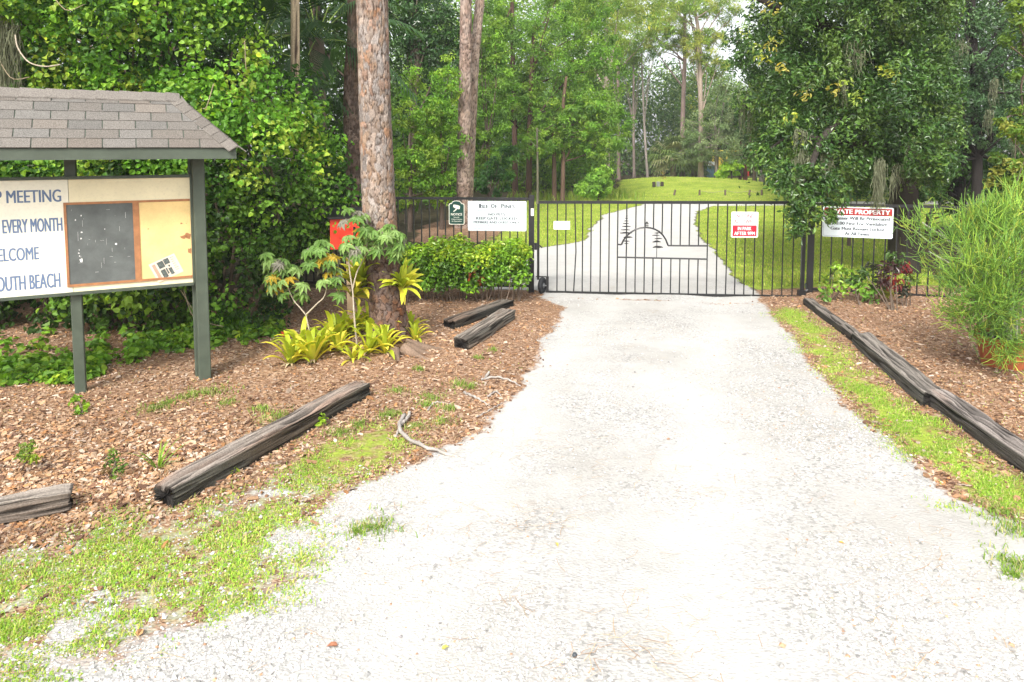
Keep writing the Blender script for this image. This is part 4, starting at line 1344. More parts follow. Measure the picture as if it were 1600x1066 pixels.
st.build('stems', M['bark'], hd)

# ---------------------------------------------------------------- red box on a post behind the umbrella plants
YR = 9.35
rb0 = P(516, 392, YR); bxr = empty('red_box', [P(545, 400, YR)[0], YR, 0])
tag(bxr, 'red wooden box with a dark slanted lid, between the thicket and the thick pine', 'box')
x0, x1 = P(516, 370, YR)[0], P(572, 370, YR)[0]; z0, z1 = P(530, 390, YR)[2], P(530, 343, YR)[2]
fr = Fr([x0, YR, z0], unit([1, .22, 0]), Z, unit([.22, -1, 0]))
MB().box(*fr.args(), (0, x1 - x0), (0, z1 - z0 + .02), (-.32, 0), bev=.006).build('body', M['bred'], bxr)
MB().prism(fr.O, -fr.n, Z, fr.u, [(-.05, z1 - z0 + .005), (.36, z1 - z0 + .10), (.36, z1 - z0 + .13), (-.05, z1 - z0 + .035)], (-.03, x1 - x0 + .03)).build('lid', M['black'], bxr)
MB().box(fr.O, fr.u, -fr.n, Z, (.2, .29), (.1, .19), (-rb0[2] - .05, -.002)).build('post', M['pole'], bxr)
MB().box(*fr.args(), (.30, .33), (.08, .30), (.001, .02)).build('handle', M['black'], bxr)

# ---------------------------------------------------------------- bromeliads
def rosette(name, label, n_l, L, wd, pal, seed, mat='leaf', spread=1.0):
    r = np.random.default_rng(seed)
    o = empty(name, [0, 0, 0]); tag(o, label, 'bromeliad', 'yellow green bromeliads at the foot of the thick pine')
    V, fs, C = [], [], []
    n0 = 0
    for q in range(n_l):
        a = q * 2.4 + r.normal() * .2; t0 = (q / n_l)
        el = (1.45 - .85 * (1 - t0) * spread) + r.normal() * .08
        ll = L * (.7 + .45 * r.random()); seg = 7
        d = A_([math.cos(a), math.sin(a), 0]); s = A_([-d[1], d[0], 0])
        p = d * .015; ang = el
        base = A_(pal[r.integers(0, len(pal))]) * (.8 + .4 * r.random())
        for g in range(seg + 1):
            t = g / seg
            w_ = wd * (.75 + .6 * t - 1.28 * t ** 4) * .5
            nn = -d * math.sin(ang) + Z * math.cos(ang)
            V += [p + s * w_ + nn * w_ * .35, p, p - s * w_ + nn * w_ * .35]
            cc = base * (.65 + .45 * t)
            C += [cc, cc * .92, cc]
            p = p + (d * math.cos(ang) + Z * math.sin(ang)) * (ll / seg)
            ang -= (.06 + .22 * t) * (1.0 + .4 * r.random())
        for g in range(seg):
            b = n0 + g * 3
            fs += [[b, b + 1, b + 4, b + 3], [b + 1, b + 2, b + 5, b + 4]]
        n0 += (seg + 1) * 3
    npmesh('leaves', A_(V), [A_(fs)], M[mat], o, A_(C), smooth=True)
    # dry brown leaves round the base
    V, fs, C = [], [], []
    for q in range(9):
        a = r.random() * 6.28; d = A_([math.cos(a), math.sin(a), 0]); s = A_([-d[1], d[0], 0]); ll = .09 + .12 * r.random()
        b = len(V)
        V += [d * .01 + Z * .04 + s * .012, d * .01 + Z * .04 - s * .012, d * ll * .6 + Z * .03 - s * .014, d * ll * .6 + Z * .03 + s * .014, d * ll + Z * (.008 - .02 * r.random())]
        fs += [[b, b + 1, b + 2, b + 3]]; C += [A_([.42, .32, .19]) * (.5 + .7 * r.random())] * 5
        fs += [[b + 3, b + 2, b + 4, b + 4][:4]]
    f4 = [f for f in fs if len(set(f)) == 4]; f3 = [[f[0], f[1], f[2]] for f in fs if len(set(f)) == 3]
    npmesh('dry_leaves', A_(V), [A_(f4), A_(f3)], M['chip'], o, A_(C))
    return o


BPAL = [(.58, .62, .05), (.68, .66, .06), (.46, .56, .04), (.74, .64, .08)]
protos = [rosette('bromeliad', 'x', 22, .42, .074, BPAL, 1), rosette('bromeliad', 'x', 19, .46, .08, BPAL[:3], 2), rosette('bromeliad', 'x', 15, .38, .066, BPAL[1:], 3, spread=1.15)]
BRO = [(454, 570, 0, .95, 'yellowish bromeliad at the far left end of the bromeliad clump'), (472, 552, 1, .9, 'bromeliad behind the leftmost one, before the forked young tree'), (490, 566, 0, 1.05, 'full bromeliad at the foot of the forked young tree stem'), (506, 548, 2, 1.0, 'bright bromeliad just right of the forked young tree stem'),
       (520, 536, 1, .95, 'bromeliad in the back row between the two young tree stems'), (536, 530, 0, .95, 'upright bromeliad left of the straight young tree stem, back row'), (530, 548, 2, .9, 'bromeliad low in front, left of the straight young tree stem'), (556, 524, 1, .95, 'broad bromeliad in the back row right of the straight stem'), (576, 522, 0, 1.0, 'tallest bromeliad touching the left side of the thick pine trunk'),
       (592, 528, 1, .9, 'bromeliad leaning against the front of the thick pine trunk'), (574, 552, 2, 1.05, 'star shaped open bromeliad low in front of the clump'), (603, 552, 2, 1.0, 'front bromeliad at the base of the thick pine trunk'), (598, 540, 0, .8, 'small dense bromeliad half hidden before the thick pine trunk'), (640, 520, 2, .85, 'back bromeliad to the right of the thick pine trunk'), (648, 532, 2, .75, 'small front bromeliad to the right of the thick pine trunk'), (551, 562, 2, .6, 'smallest bromeliad, low at the base of the straight stem')]
used = set()
r = np.random.default_rng(104)


def dup(root):
    c = root.copy(); COL.objects.link(c)
    for ch_ in list(root.children):
        d_ = ch_.copy(); COL.objects.link(d_); d_.parent = c
        for g_ in list(ch_.children):
            e_ = g_.copy(); COL.objects.link(e_); e_.parent = d_
    return c


for px, py, kd, sc, lab in BRO:
    o = protos[kd] if kd not in used else dup(protos[kd]); used.add(kd)
    p = on(px, py); o.location = p - Z * .01; o.rotation_euler = (r.normal() * .12, r.normal() * .12, r.random() * 6.28); sc *= .88; o.scale = (sc, sc, sc * 1.3)
    o['label'] = lab
# two clumps tied to the trunk
for nm, pxs, lab in ((1, [(556, 452, 0, 1.0, .35), (566, 440, 1, .9, .2), (548, 462, 2, .95, .9)], 'yellow bromeliad tied to the left side of the thick pine trunk'), (2, [(622, 446, 2, .9, -.35), (628, 452, 1, .75, -.5)], 'narrow bromeliad tied to the right side of the thick pine trunk')):
    for q, (px, py, kd, sc, tl) in enumerate(pxs):
        o = dup(protos[kd]); o.location = P(px, py, YB - .05); o.rotation_euler = (-.15, -tl, r.random() * 6.28); o.scale = (sc, sc, sc * 1.1)
        o['label'] = lab if q == 0 else lab.replace('yellow ', ('upper ', 'lowest ')[q - 1]).replace('narrow ', 'lower ')
        o['group'] = 'bromeliads tied to the thick pine trunk'

# ---------------------------------------------------------------- young trees with finger leaves
def umbrella(label, stems, heads, seed):
    r = np.random.default_rng(seed)
    b = stems[0][0]
    o = empty('umbrella_tree', [b[0], b[1], 0]); tag(o, label, 'young tree', 'young umbrella trees before the thick pine')
    m = MB()
    for pts in stems: m.tube(smooth_path(pts, 20), np.linspace(.0125, .007, 20) if pts is stems[0] else np.linspace(.009, .005, 20), 7, (.42, .36, .28))
    lv = Leaves('leaf')
    for hp, rad, cnt in heads:
        for q in range(int(cnt * 1.15)):
            dr = unit(r.normal(size=3) + Z * .3); c = A_(hp) + dr * rad * (.55 + .8 * r.random())
            m.tube([A_(hp), (A_(hp) + c) / 2 + Z * .01, c], .003, 4, (.36, .30, .18))
            ax = unit(dr * .5 + Z * .8 + A_([0, -.35, 0])); k = 7
            e1 = unit(np.cross(ax, A_([.3, .5, .1]))); e2 = np.cross(ax, e1)
            th = r.random() * 6.28 + np.arange(k) * 2 * math.pi / k
            D = np.cos(th)[:, None] * e1 + np.sin(th)[:, None] * e2 - Z * .55 + ax * .1
            L = .12 * (.8 + .4 * r.random(k))
            yng = r.random() < .2
            V, fs, kk = leaf_arrays(np.tile(c, (k, 1)), D, np.tile(ax, (k, 1)), L, L * .38, True, .18)
            base = A_([(.19, .33, .08), (.26, .39, .12), (.15, .27, .06)][r.integers(0, 3)]) if not yng else A_([.25, .24, .19])
            if r.random() < .05: base = A_([.5, .36, .04])
            C = np.repeat(base * (.8 + .4 * r.random((k, 1))), kk, 0)
            lv.put(V, fs, C)
    m.build('stem', M['bark'], o, smooth=True)
    lv.build('leaves', o)


YU = 8.0
g1 = on(552, 552); g1[1] = YU + .05
U1 = [[A_([g1[0], g1[1], 0]), P(554, 500, YU), P(551, 455, YU), P(546, 420, YU), P(543, 370, YU)], [P(551, 452, YU), P(558, 425, YU), P(570, 400, YU), P(575, 370, YU)], [P(570, 400, YU), P(590, 378, YU), P(606, 372, YU)]]
umbrella('young tree on a straight thin stem, its finger leaves crossing the thick pine', U1, [(P(555, 345, YU), .14, 9), (P(556, 385, YU), .13, 7), (P(578, 370, YU), .15, 9), (P(605, 366, YU), .14, 9), (P(612, 384, YU), .12, 6), (P(560, 390, YU), .15, 6)], 201)
YV = 7.9
g2 = on(487, 556); g2[1] = YV
U2 = [[A_([g2[0], g2[1], 0]), P(484, 520, YV), P(478, 492, YV)], [P(478, 492, YV), P(468, 480, YV), P(458, 468, YV), P(445, 440, YV), P(425, 415, YV)], [P(478, 492, YV), P(495, 475, YV), P(508, 460, YV), P(512, 420, YV), P(505, 392, YV)]]
umbrella('young tree on a forked thin stem, its finger leaves left of the red box', U2, [(P(424, 412, YV), .13, 8), (P(442, 432, YV), .16, 10), (P(460, 448, YV), .14, 8), (P(505, 392, YV), .13, 9), (P(512, 415, YV), .15, 9), (P(520, 442, YV), .13, 7), (P(490, 400, YV), .13, 6), (P(430, 440, YV), .1, 4)], 202)
fl_ = on(443, 535)
m = MB(); m.tube([A_([fl_[0], fl_[1], 0]), A_([fl_[0], fl_[1], .12])], .005, 5, (.2, .3, .06))
for q in range(5):
    a = q * 1.26
    m.tube([A_([fl_[0], fl_[1], .11]), A_([fl_[0] + .02 * math.cos(a), fl_[1] + .02 * math.sin(a), .15 + .02 * (q % 2)])], [.012, .009], 5, (.75, .10, .06))
tag(m.build('red_flower', M['leaf'], None, loc=[fl_[0], fl_[1], 0]), 'single small red flower left of the bromeliads', 'flower')

# ---------------------------------------------------------------- potted pencil shrub on the right
r = np.random.default_rng(105)
pc = on(1567, 583); pc[1] += .26; pc[0] = P(1570, 540, pc[1])[0]
pr = [(.19, 0), (.205, .005), (.262, .27), (.285, .275), (.290, .335), (.270, .335), (.262, .295), (.0, .295)]
V, fs = lathe(pc, Z, X_, A_([0, 1., 0]), pr, 40, False)
pot = empty('plant_pot', pc); tag(pot, 'round terracotta pot under the pencil shrub at the right edge', 'plant pot')
MB().add(V, fs).add([pc + A_([math.cos(t_) * .19, math.sin(t_) * .19, 0]) for t_ in np.arange(40) * math.pi / 20], [list(range(40))[::-1]]).build('body', M['terra'], pot, smooth=False)
MB().add(*lathe(pc + Z * .297, Z, X_, A_([0, 1., 0]), [(0, .004), (.2, .006), (.258, .0)], 24, False)).build('soil', M['soil'], pot)
ps = empty('pencil_shrub', pc + Z * .3); tag(ps, 'big shrub of thin bright green pencil stems growing in the terracotta pot', 'shrub')
top0 = pc + Z * .29
BR = [(1432, 340, 7.9, .13), (1420, 352, 7.8, .09), (1455, 345, 7.7, .2), (1478, 365, 7.5, .2), (1500, 345, 7.6, .22), (1520, 330, 7.6, .22), (1545, 350, 7.4, .24), (1575, 330, 7.5, .24), (1595, 325, 7.7, .20), (1562, 325, 7.9, .15), (1625, 335, 7.6, .22), (1500, 405, 7.2, .24), (1535, 410, 7.1, .26), (1570, 400, 7.0, .26), (1610, 410, 7.0, .28),
      (1475, 430, 7.3, .2), (1470, 465, 7.2, .18), (1500, 460, 7.1, .22), (1530, 465, 6.95, .24), (1560, 470, 6.9, .24), (1595, 480, 6.9, .24), (1480, 490, 7.2, .16), (1510, 510, 7.05, .18), (1545, 520, 6.95, .16), (1555, 555, 6.9, .12), (1640, 450, 7.1, .3), (1660, 380, 7.4, .3), (1590, 540, 6.9, .10), (1440, 385, 7.7, .14), (1455, 410, 7.6, .14), (1650, 320, 7.7, .22), (1590, 300, 7.9, .12), (1540, 440, 7.4, .3), (1580, 360, 7.6, .3)]
stm, tw = MB(), []
twc = []
TV, TF, TC = [], [], []; tn = 0
for px, py, Y, rad in BR:
    if 1470 < px < 1560: px += 16; rad *= .88
    c = P(px, py, Y)
    s0 = top0 + A_([r.normal() * .08, r.normal() * .08, 0])
    mid = s0 + (c - s0) * .5 + Z * (.18 if c[2] > .9 else .30) + r.normal(size=3) * .06
    stm.tube(smooth_path([s0, mid, c - unit(c - mid) * rad * .6], 14), np.linspace(.020, .006, 14), 6, (.36, .36, .29) if r.random() < .5 else (.22, .30, .12))
    outd = unit(unit(c - (top0 + Z * .4)) + Z * .5 - A_([0, .2, 0]))
    yel = r.random()
    nt_ = int((26 + 520 * rad) * (.30 if px < 1475 else 1.15))
    roots = c + r.normal(size=(nt_, 3)) * rad * .45 - outd * rad * .35
    D = unit(outd * .75 + r.normal(size=(nt_, 3)) * .62 + unit(roots - c) * .25 - A_([.15, 0, 0]) * (px < 1500))
    L = (.10 + .15 * r.random(nt_)) * (.7 + rad * 1.3)
    pts = np.stack([roots, roots + D * (L * .5)[:, None] + r.normal(size=(nt_, 3)) * .012, roots + D * L[:, None] + Z * .03 + r.normal(size=(nt_, 3)) * .02], 1)
    e1 = unit(np.cross(D, A_([.2, 1, .3]))); e2 = np.cross(D, e1)
    rads = [.0042, .0040, .0024]
    for g in range(3):
        for w_ in range(3):
            a = w_ * 2.094
            TV.append(pts[:, g] + (e1 * math.cos(a) + e2 * math.sin(a)) * rads[g])
    cols = A_([(.20, .36, .05), (.28, .42, .05), (.14, .28, .05), (.38, .45, .07)])[r.choice(4, nt_, p=[.35, .3, .2, .15] if yel < .6 else [.45, .1, .4, .05])] * (.55 + .8 * r.random((nt_, 1)))
    TC.append(cols); tw.append(nt_)
stm.build('stems', M['bark'], ps, smooth=True)
allV, allC, allF = [], [], []; off = 0; bi = 0
for q, nt_ in enumerate(tw):
    Vb = np.stack(TV[bi:bi + 9], 1); bi += 9
    allV.append(Vb.reshape(-1, 3)); allC.append(np.repeat(TC[q], 9, 0))
    b = (off + np.arange(nt_) * 9)[:, None]
    for g in range(2):
        for w_ in range(3): allF.append(b + A_([[g * 3 + w_, g * 3 + (w_ + 1) % 3, g * 3 + 3 + (w_ + 1) % 3, g * 3 + 3 + w_]]))
    off += nt_ * 9
npmesh('twigs', np.vstack(allV), [np.concatenate(allF)], M['twig'], ps, np.vstack(allC), smooth=True)

# ---------------------------------------------------------------- crotons and shrubs along the right fence
def shrub(name, label, cat, base, heads, L, asp, pal, seed, per=26, stemc=(.13, .10, .075), mat='gloss', group=None, up=.6):
    r = np.random.default_rng(seed)
    o = empty(name, [base[0], base[1], 0]); tag(o, label, cat, group)
    m = MB(); lv = Leaves(mat)
    for h, rad in heads:
        h = A_(h); b = A_([base[0] + r.normal() * .03, base[1] + r.normal() * .03, -.02])
        m.tube(smooth_path([b, (b + h) / 2 + r.normal(size=3) * .03, h], 8), np.linspace(.011, .005, 8), 5, stemc)
        lv.clumps([h], [rad], per, L, asp, pal, r, six=True, up=up, shell=.2, droop=.2)
    m.build('stems', M['bark'], o); lv.build('leaves', o)
    return o


CRO = [(.045, .02, .018), (.09, .02, .02), (.03, .035, .02), (.36, .09, .03), (.22, .03, .03), (.07, .14, .025)]
gr = 'small shrubs along the right fence'
shrub('leafy_shrub', 'light green leafy shrub just right of the right gate post', 'shrub', on(1298, 470), [(P(1290, 445, 10.7), .13), (P(1300, 430, 10.7), .13), (P(1308, 418, 10.7), .10), (P(1315, 452, 10.6), .12), (P(1290, 462, 10.5), .10), (P(1322, 430, 10.8), .11)], .075, .6, [(.14, .27, .02), (.20, .34, .025), (.09, .18, .02)], 301, group=gr)
shrub('croton', 'low green croton under the private property sign', 'shrub', on(1350, 478), [(P(1345, 450, 10.5), .14), (P(1360, 462, 10.4), .12), (P(1372, 448, 10.6), .12), (P(1335, 440, 10.6), .10), (P(1385, 455, 10.5), .10)], .09, .5, [(.10, .22, .025), (.15, .29, .03), (.06, .13, .02), (.28, .30, .03)], 302, per=44, stemc=(.12, .09, .07), group=gr)
shrub('croton', 'tall dark red croton beneath the right end of the private property sign', 'shrub', on(1396, 486), [(P(1397, 402, 10.3), .11), (P(1390, 420, 10.3), .14), (P(1368, 420, 10.5), .13), (P(1400, 440, 10.2), .14), (P(1352, 428, 10.5), .09), (P(1382, 436, 10.3), .09)], .10, .34, CRO, 303, per=44, group=gr, up=.9)
shrub('croton', 'short reddish croton between the tall croton and the pencil shrub', 'shrub', on(1420, 480), [(P(1415, 420, 10.3), .09), (P(1424, 438, 10.2), .10), (P(1412, 455, 10.2), .09)], .09, .4, CRO[1:] + [(.12, .2, .03), (.3, .08, .02)], 304, per=36, stemc=(.12, .09, .07), group=gr)
shrub('leafy_shrub', 'small green plant at the foot of the terracotta pot', 'plant', on(1580, 605), [(P(1572, 598, 7.1), .07), (P(1592, 596, 7.1), .08), (P(1604, 592, 7.1), .09)], .075, .8, BRIGHT, 305)
lf = on(1598, 590)

# ---------------------------------------------------------------- plants standing alone in the left mulch
def strap(label, px, py, h, n_l, pal, seed, name='strap_plant', wd=.012):
    r = np.random.default_rng(seed); p = on(px, py)
    V, fs, C = [], [], []
    for q in range(n_l):
        a = r.random() * 6.28; d = A_([math.cos(a), math.sin(a), 0]); s = A_([-d[1], d[0], 0]); L = h * (.6 + .6 * r.random()); ang = 1.5 - .5 * r.random() - .25; c = A_(pal[r.integers(0, len(pal))]) * (.8 + .4 * r.random())
        pp = p + d * .01 - Z * .01; b = len(V)
        for g in range(6):
            w_ = wd * (1 - (g / 5.0) ** 2 * .95) * .5
            V += [pp + s * w_, pp - s * w_]; C += [c, c]
            pp = pp + (d * math.cos(ang) + Z * math.sin(ang)) * L / 5; ang -= .10 + .18 * r.random()
        fs += [[b + g * 2, b + g * 2 + 1, b + g * 2 + 3, b + g * 2 + 2] for g in range(5)]
    return tag(npmesh(name, A_(V), [A_(fs)], M['grass'], None, A_(C), loc=p, smooth=True), label, 'plant')


strap('clump of long grassy strap leaves behind the long diagonal timber', 247, 732, .26, 22, [(.20, .36, .04), (.28, .42, .05), (.15, .28, .03)], 401)
shrub('ixora', 'tiny dark green bush left of the grassy strap leaved clump', 'plant', on(176, 742), [(P(168, 722, 4.95), .035), (P(182, 718, 4.98), .04), (P(176, 706, 5.0), .03), (P(188, 730, 4.93), .035), (P(168, 736, 4.9), .035), (P(180, 738, 4.9), .035)], .028, .45, [(.10, .19, .03), (.15, .26, .03), (.18, .12, .05)], 402, per=30, mat='leaf')
shrub('ixora', 'tiny yellowish green bush near the left edge, behind the cut off timber', 'plant', on(45, 722), [(P(40, 700, 5.05), .04), (P(50, 696, 5.08), .04), (P(46, 712, 5.0), .045), (P(34, 712, 5.0), .03), (P(55, 716, 4.98), .03)], .03, .5, [(.20, .32, .03), (.28, .38, .04), (.14, .22, .03)], 403, per=34, mat='leaf')
shrub('seedling', 'pale green seedling at the foot of the middle notice board post', 'plant', on(124, 650), [(P(120, 625, 6.35), .05), (P(128, 635, 6.25), .05), (P(125, 645, 6.2), .04)], .06, .7, BRIGHT, 404, per=14, mat='leaf')
shrub('seedling', 'small sprig growing over the far part of the long timber', 'plant', on(506, 665), [(P(500, 650, 5.95), .04), (P(508, 655, 5.9), .04)], .05, .55, BRIGHT, 405, per=10, mat='leaf')
shrub('seedling', 'yellowish sprig against the near part of the long timber', 'plant', on(362, 742), [(P(358, 728, 5.05), .035), (P(350, 722, 5.1), .04), (P(364, 734, 5.0), .03)], .045, .6, [(.40, .44, .05), (.28, .38, .04)], 406, per=10, mat='leaf')


# ---------------------------------------------------------------- exposed roots at the edge of the gravel
def root(label, paths, name='exposed_root'):
    m = MB()
    for pts, r0, r1 in paths:
        q = []
        for px, py, h in pts:
            p = on(px, py); p[2] += h; q.append(p)
        sp_ = smooth_path(q, 22)
        sp_[:, 2] += .006 * np.sin(np.arange(22) * 1.7)
        m.tube(sp_, np.linspace(r0, r1, 22) * (1 + .15 * np.sin(np.arange(22) * 2.3)), 8, (.34, .31, .28))
    V = np.vstack(m.V); C = np.vstack(m.C) * (.6 + .8 * fbm(V[:, 0] * 3, V[:, 1], 22., 4)[:, None])
    o = npmesh(name, V, [A_(f) for f in m.Fc.values()], M['wood'], None, C, loc=on(*paths[0][0][0][:2]), smooth=True)
    tag(o, label, 'root')


root('pale curved tree root lying half buried at the gravel edge', [([(632, 652, .02), (624, 672, .045), (632, 688, .04), (660, 702, .03), (690, 710, .02), (722, 716, -.01)], .019, .011), ([(640, 650, .03), (637, 658, .03), (626, 670, .035)], .014, .014), ([(618, 684, .0), (626, 672, .035)], .009, .012)])
root('thin grey roots in the mulch left of the gravel, beyond the pale curved root', [([(752, 595, .01), (775, 592, .02), (800, 598, .015), (815, 604, -.01)], .013, .007), ([(725, 615, .01), (745, 625, .02), (765, 634, .0)], .013, .007), ([(668, 642, .0), (680, 632, .02), (705, 632, .0)], .009, .005), ([(762, 622, .01), (775, 615, .02), (785, 622, .0)], .010, .006), ([(756, 594, .0), (764, 587, .035)], .014, .013), ([(745, 652, .0), (770, 640, .012), (785, 630, .0)], .008, .005)])
m = MB()
pp = on(898, 1027)
ic = unit(np.random.default_rng(2).normal(size=(60, 3)))
V, fs = lathe(pp + Z * .011, Z, X_, A_([0, 1., 0]), [(.0, -.012), (.009, -.008), (.0125, 0), (.009, .008), (0, .011)], 12, False)
tag(MB().add(V, fs).build('pebble', M['pebble'], None, loc=pp, smooth=True), 'single dark round pebble on the gravel near the bottom of the photo', 'pebble')


def dead_leaf(label, px, py, L, col, seed):
    r = np.random.default_rng(seed); p = on(px, py) + Z * .012
    a = r.random() * 6.28
    V, fs, _ = leaf_arrays(p[None], A_([[math.cos(a), math.sin(a), .15]]), A_([[.2, -.1, 1.]]), L, L * .55, True, .25)
    tag(npmesh('fallen_leaf', V, fs, M['chip'], None, np.tile(A_(col), (6, 1)), loc=p), label, 'leaf', 'fallen leaves on the gravel')


dead_leaf('reddish brown fallen leaf alone on the gravel at the bottom left', 528, 1012, .055, (.27, .12, .07), 1)
dead_leaf('tan fallen leaf on the weedy gravel left of the reddish brown one', 215, 998, .06, (.45, .26, .12), 2)
dead_leaf('small yellow green fallen leaf on the gravel near the bottom', 690, 1018, .04, (.38, .36, .10), 3)
dead_leaf('small orange fallen leaf on the right half of the gravel', 1310, 850, .035, (.55, .30, .08), 4)
dead_leaf('yellow fallen leaf in the middle of the gravel, nearest the needle strewn patch', 868, 851, .04, (.50, .40, .10), 5)
# ---------------------------------------------------------------- trees
def tree(name, label, base, trunk_px, Y, r0, crowns, leaf, asp, pal, seed, per=40, dens=1.0, bark=(.12, .09, .07), group=None, cat='tree', mat='leaf', cr=.2, up=.5, droop=.4, sixl=False, limbs=6, shell=.3, squash=.75, pw=None, depthf=.8, tr_k=10):
    """base = (px, py) foot in the photo or None; trunk_px = list of (px, py) up the stem at distance Y; crowns = list of (px, py, rx, ry[, Y]) in photo units"""
    r = np.random.default_rng(seed)
    pts = [P(a, b, Y) for a, b in trunk_px] if trunk_px else []
    if pts:
        foot = pts[0].copy(); foot[2] = float(zg(foot[0], foot[1])) - .1
        pts = [foot] + pts[1:]
    else:
        c0 = crowns[0]; foot = P(c0[0], c0[1], Y); foot[2] = 0; pts = [foot, foot + Z * .6]
    o = empty(name, [pts[0][0], pts[0][1], max(pts[0][2], 0.)]); tag(o, label, cat, group)
    m = MB()
    sp_ = smooth_path(pts, 26); rad = np.linspace(r0, r0 * .55, 26); rad[:3] *= (1.35, 1.15, 1.05)
    m.tube(sp_, rad, tr_k)
    lv = Leaves(mat)
    for cw in crowns:
        cx, cy, rx, ry = cw[:4]; Yc = cw[4] if len(cw) > 4 else Y
        k = Yc / F
        c = P(cx, cy, Yc); R = A_([rx * k, rx * k * depthf, ry * k])
        nn = max(6, int(dens * 26 * (R[0] * R[2]) ** .5 * max(1, (R[0] * R[2]) ** .5 * .55)))
        cen = blob(nn, c, R, r, .25)
        cen = cen[cen[:, 2] > .15]
        rr = cr * (R[0] * R[2]) ** .5 * (.6 + .8 * r.random(len(cen)))
        lv.clumps(cen, np.clip(rr, .12, 1.6), per, leaf, asp, pal, r, six=sixl, up=up, droop=droop, shell=shell, squash=squash, pw=pw)
        for q in range(limbs):
            e = cen[r.integers(0, len(cen))]; s = sp_[r.integers(12, 25)]
            if s[2] > e[2] + 1.5: s = sp_[8]
            m.tube(smooth_path([s, (s + e) / 2 + Z * .2 * k + r.normal(size=3) * .12, e], 9), np.linspace(r0 * .34, r0 * .07, 9), 5)
    V = np.vstack(m.V)
    C = A_(bark) * (.55 + .9 * fbm(V[:, 0] * 6 + V[:, 1] * 5, V[:, 2] * 1.4, 1.6, seed)[:, None])
    npmesh('trunk', V, [A_(f) for f in m.Fc.values()], M['bark'], o, C, smooth=True)
    lv.build('crown', o)
    return o


RED = (.10, .06, .045)
# middle left group behind the fence
gA = 'slender trees at the left edge of the lawn'
tree('cypress_tree', 'slender reddish trunk tree nearest the gate post, with feathery mid green crown', None, [(805, 311), (804, 200), (801, 70), (800, -30)], 33, .15, [(800, 80, 60, 70), (770, 30, 45, 60), (820, 160, 45, 50)], .155, .36, MIDG + FERN[:2], 501, per=84, dens=1.5, limbs=3, bark=RED, group=gA)
tree('cypress_tree', 'second tree from the gate post, wide feathery crown leaning toward the lawn', None, [(826, 311), (827, 250), (829, 150), (835, 40)], 32, .155, [(880, 70, 75, 70), (930, 110, 50, 70), (860, 170, 60, 45), (905, 10, 60, 50)], .155, .36, MIDG + FERN[:2], 502, per=84, dens=1.5, limbs=3, bark=RED, group=gA)
tree('cypress_tree', 'tree on a dark trunk beside the reeds, third from the gate post', None, [(866, 313), (866, 250), (864, 180)], 31, .12, [(875, 195, 45, 40), (850, 225, 35, 30)], .18, .36, MIDG, 503, dens=1.6, limbs=3, per=56, bark=(.11, .07, .05), group=gA)
tree('cypress_tree', 'dark trunked tree standing in front of the bright round bush', None, [(879, 314), (880, 250), (880, 170), (885, 120)], 31, .11, [(905, 190, 50, 45), (950, 200, 42, 40), (925, 230, 35, 22)], .18, .36, MIDG + FERN[:1], 504, dens=1.6, limbs=3, per=56, bark=(.14, .09, .065), group=gA)
tree('sapling', 'thin grey green sapling stem between the gate post and the first lawn edge tree', None, [(840, 318), (840, 260), (839, 200)], 29.5, .06, [(835, 225, 26, 26)], .15, .4, MIDG, 505, per=40, bark=(.15, .14, .10), cat='sapling', limbs=3)
# left understory, between the thick pine and the twin pines
tree('evergreen_oak', 'dark glossy oak crown above the understory, right of the thick pine', None, [(640, 330), (645, 200), (655, 60)], 22, .16, [(655, 35, 62, 75), (690, 60, 45, 60), (620, 20, 40, 70)], .13, .42, [(.035, .09, .02), (.05, .12, .03), (.025, .07, .018), (.075, .15, .04)], 511, dens=1.6, limbs=3, per=60, bark=(.10, .08, .06), mat='gloss', depthf=.5)
tree('understory_tree', 'yellow green feathery understory tree directly right of the thick pine', None, [(640, 335), (642, 250)], 20, .07, [(648, 170, 34, 75), (660, 255, 42, 60), (635, 280, 22, 50)], .12, .40, FERN + [(.20, .30, .04)], 512, dens=1.6, limbs=3, per=52, depthf=.5, cat='tree')
tree('understory_tree', 'bushy mid green understory tree just left of the twin pines', None, [(690, 338), (690, 260)], 20.5, .07, [(690, 150, 36, 60), (695, 225, 36, 60), (680, 290, 30, 36)], .12, .42, FERN, 513, dens=1.6, limbs=3, per=50, depthf=.5)
tree('understory_shrub', 'dark green shrub low behind the twin pines, right side', None, None, 25, .05, [(765, 285, 34, 34), (790, 262, 30, 40)], .14, .5, [(.05, .14, .03), (.08, .19, .035), (.035, .10, .022)], 514, per=50, depthf=.6, cat='shrub')
tree('understory_tree', 'loose green tree in the gap right of the twin pines', None, [(765, 320), (762, 200)], 28, .10, [(762, 190, 36, 60), (775, 120, 40, 50), (745, 235, 26, 40), (760, 60, 36, 50)], .15, .42, MIDG + FERN[:2], 515, dens=1.6, limbs=3, per=52, depthf=.6)
tree('understory_shrub', 'deep green shrub between the crooked dark pine and the thicket', None, None, 14.5, .05, [(520, 200, 40, 90), (515, 300, 30, 60)], .12, .5, DARK, 516, per=46, depthf=.5, cat='shrub')
tree('evergreen_oak', 'dark tree towering behind the wooden pole and thicket', None, [(500, 400), (500, 200), (490, -50)], 17.5, .2, [(440, 60, 100, 120), (520, 30, 60, 100), (520, 160, 50, 70)], .14, .45, DARK, 517, per=46, bark=(.09, .07, .055), depthf=.4)
tree('evergreen_oak', 'dark oak behind the top of the vine thicket', None, [(250, 300), (250, 0), (260, -200)], 16, .2, [(200, -60, 200, 120), (380, -40, 90, 110), (20, -40, 120, 120)], .15, .5, DARK + MIDG[:1], 518, per=40, depthf=.4)

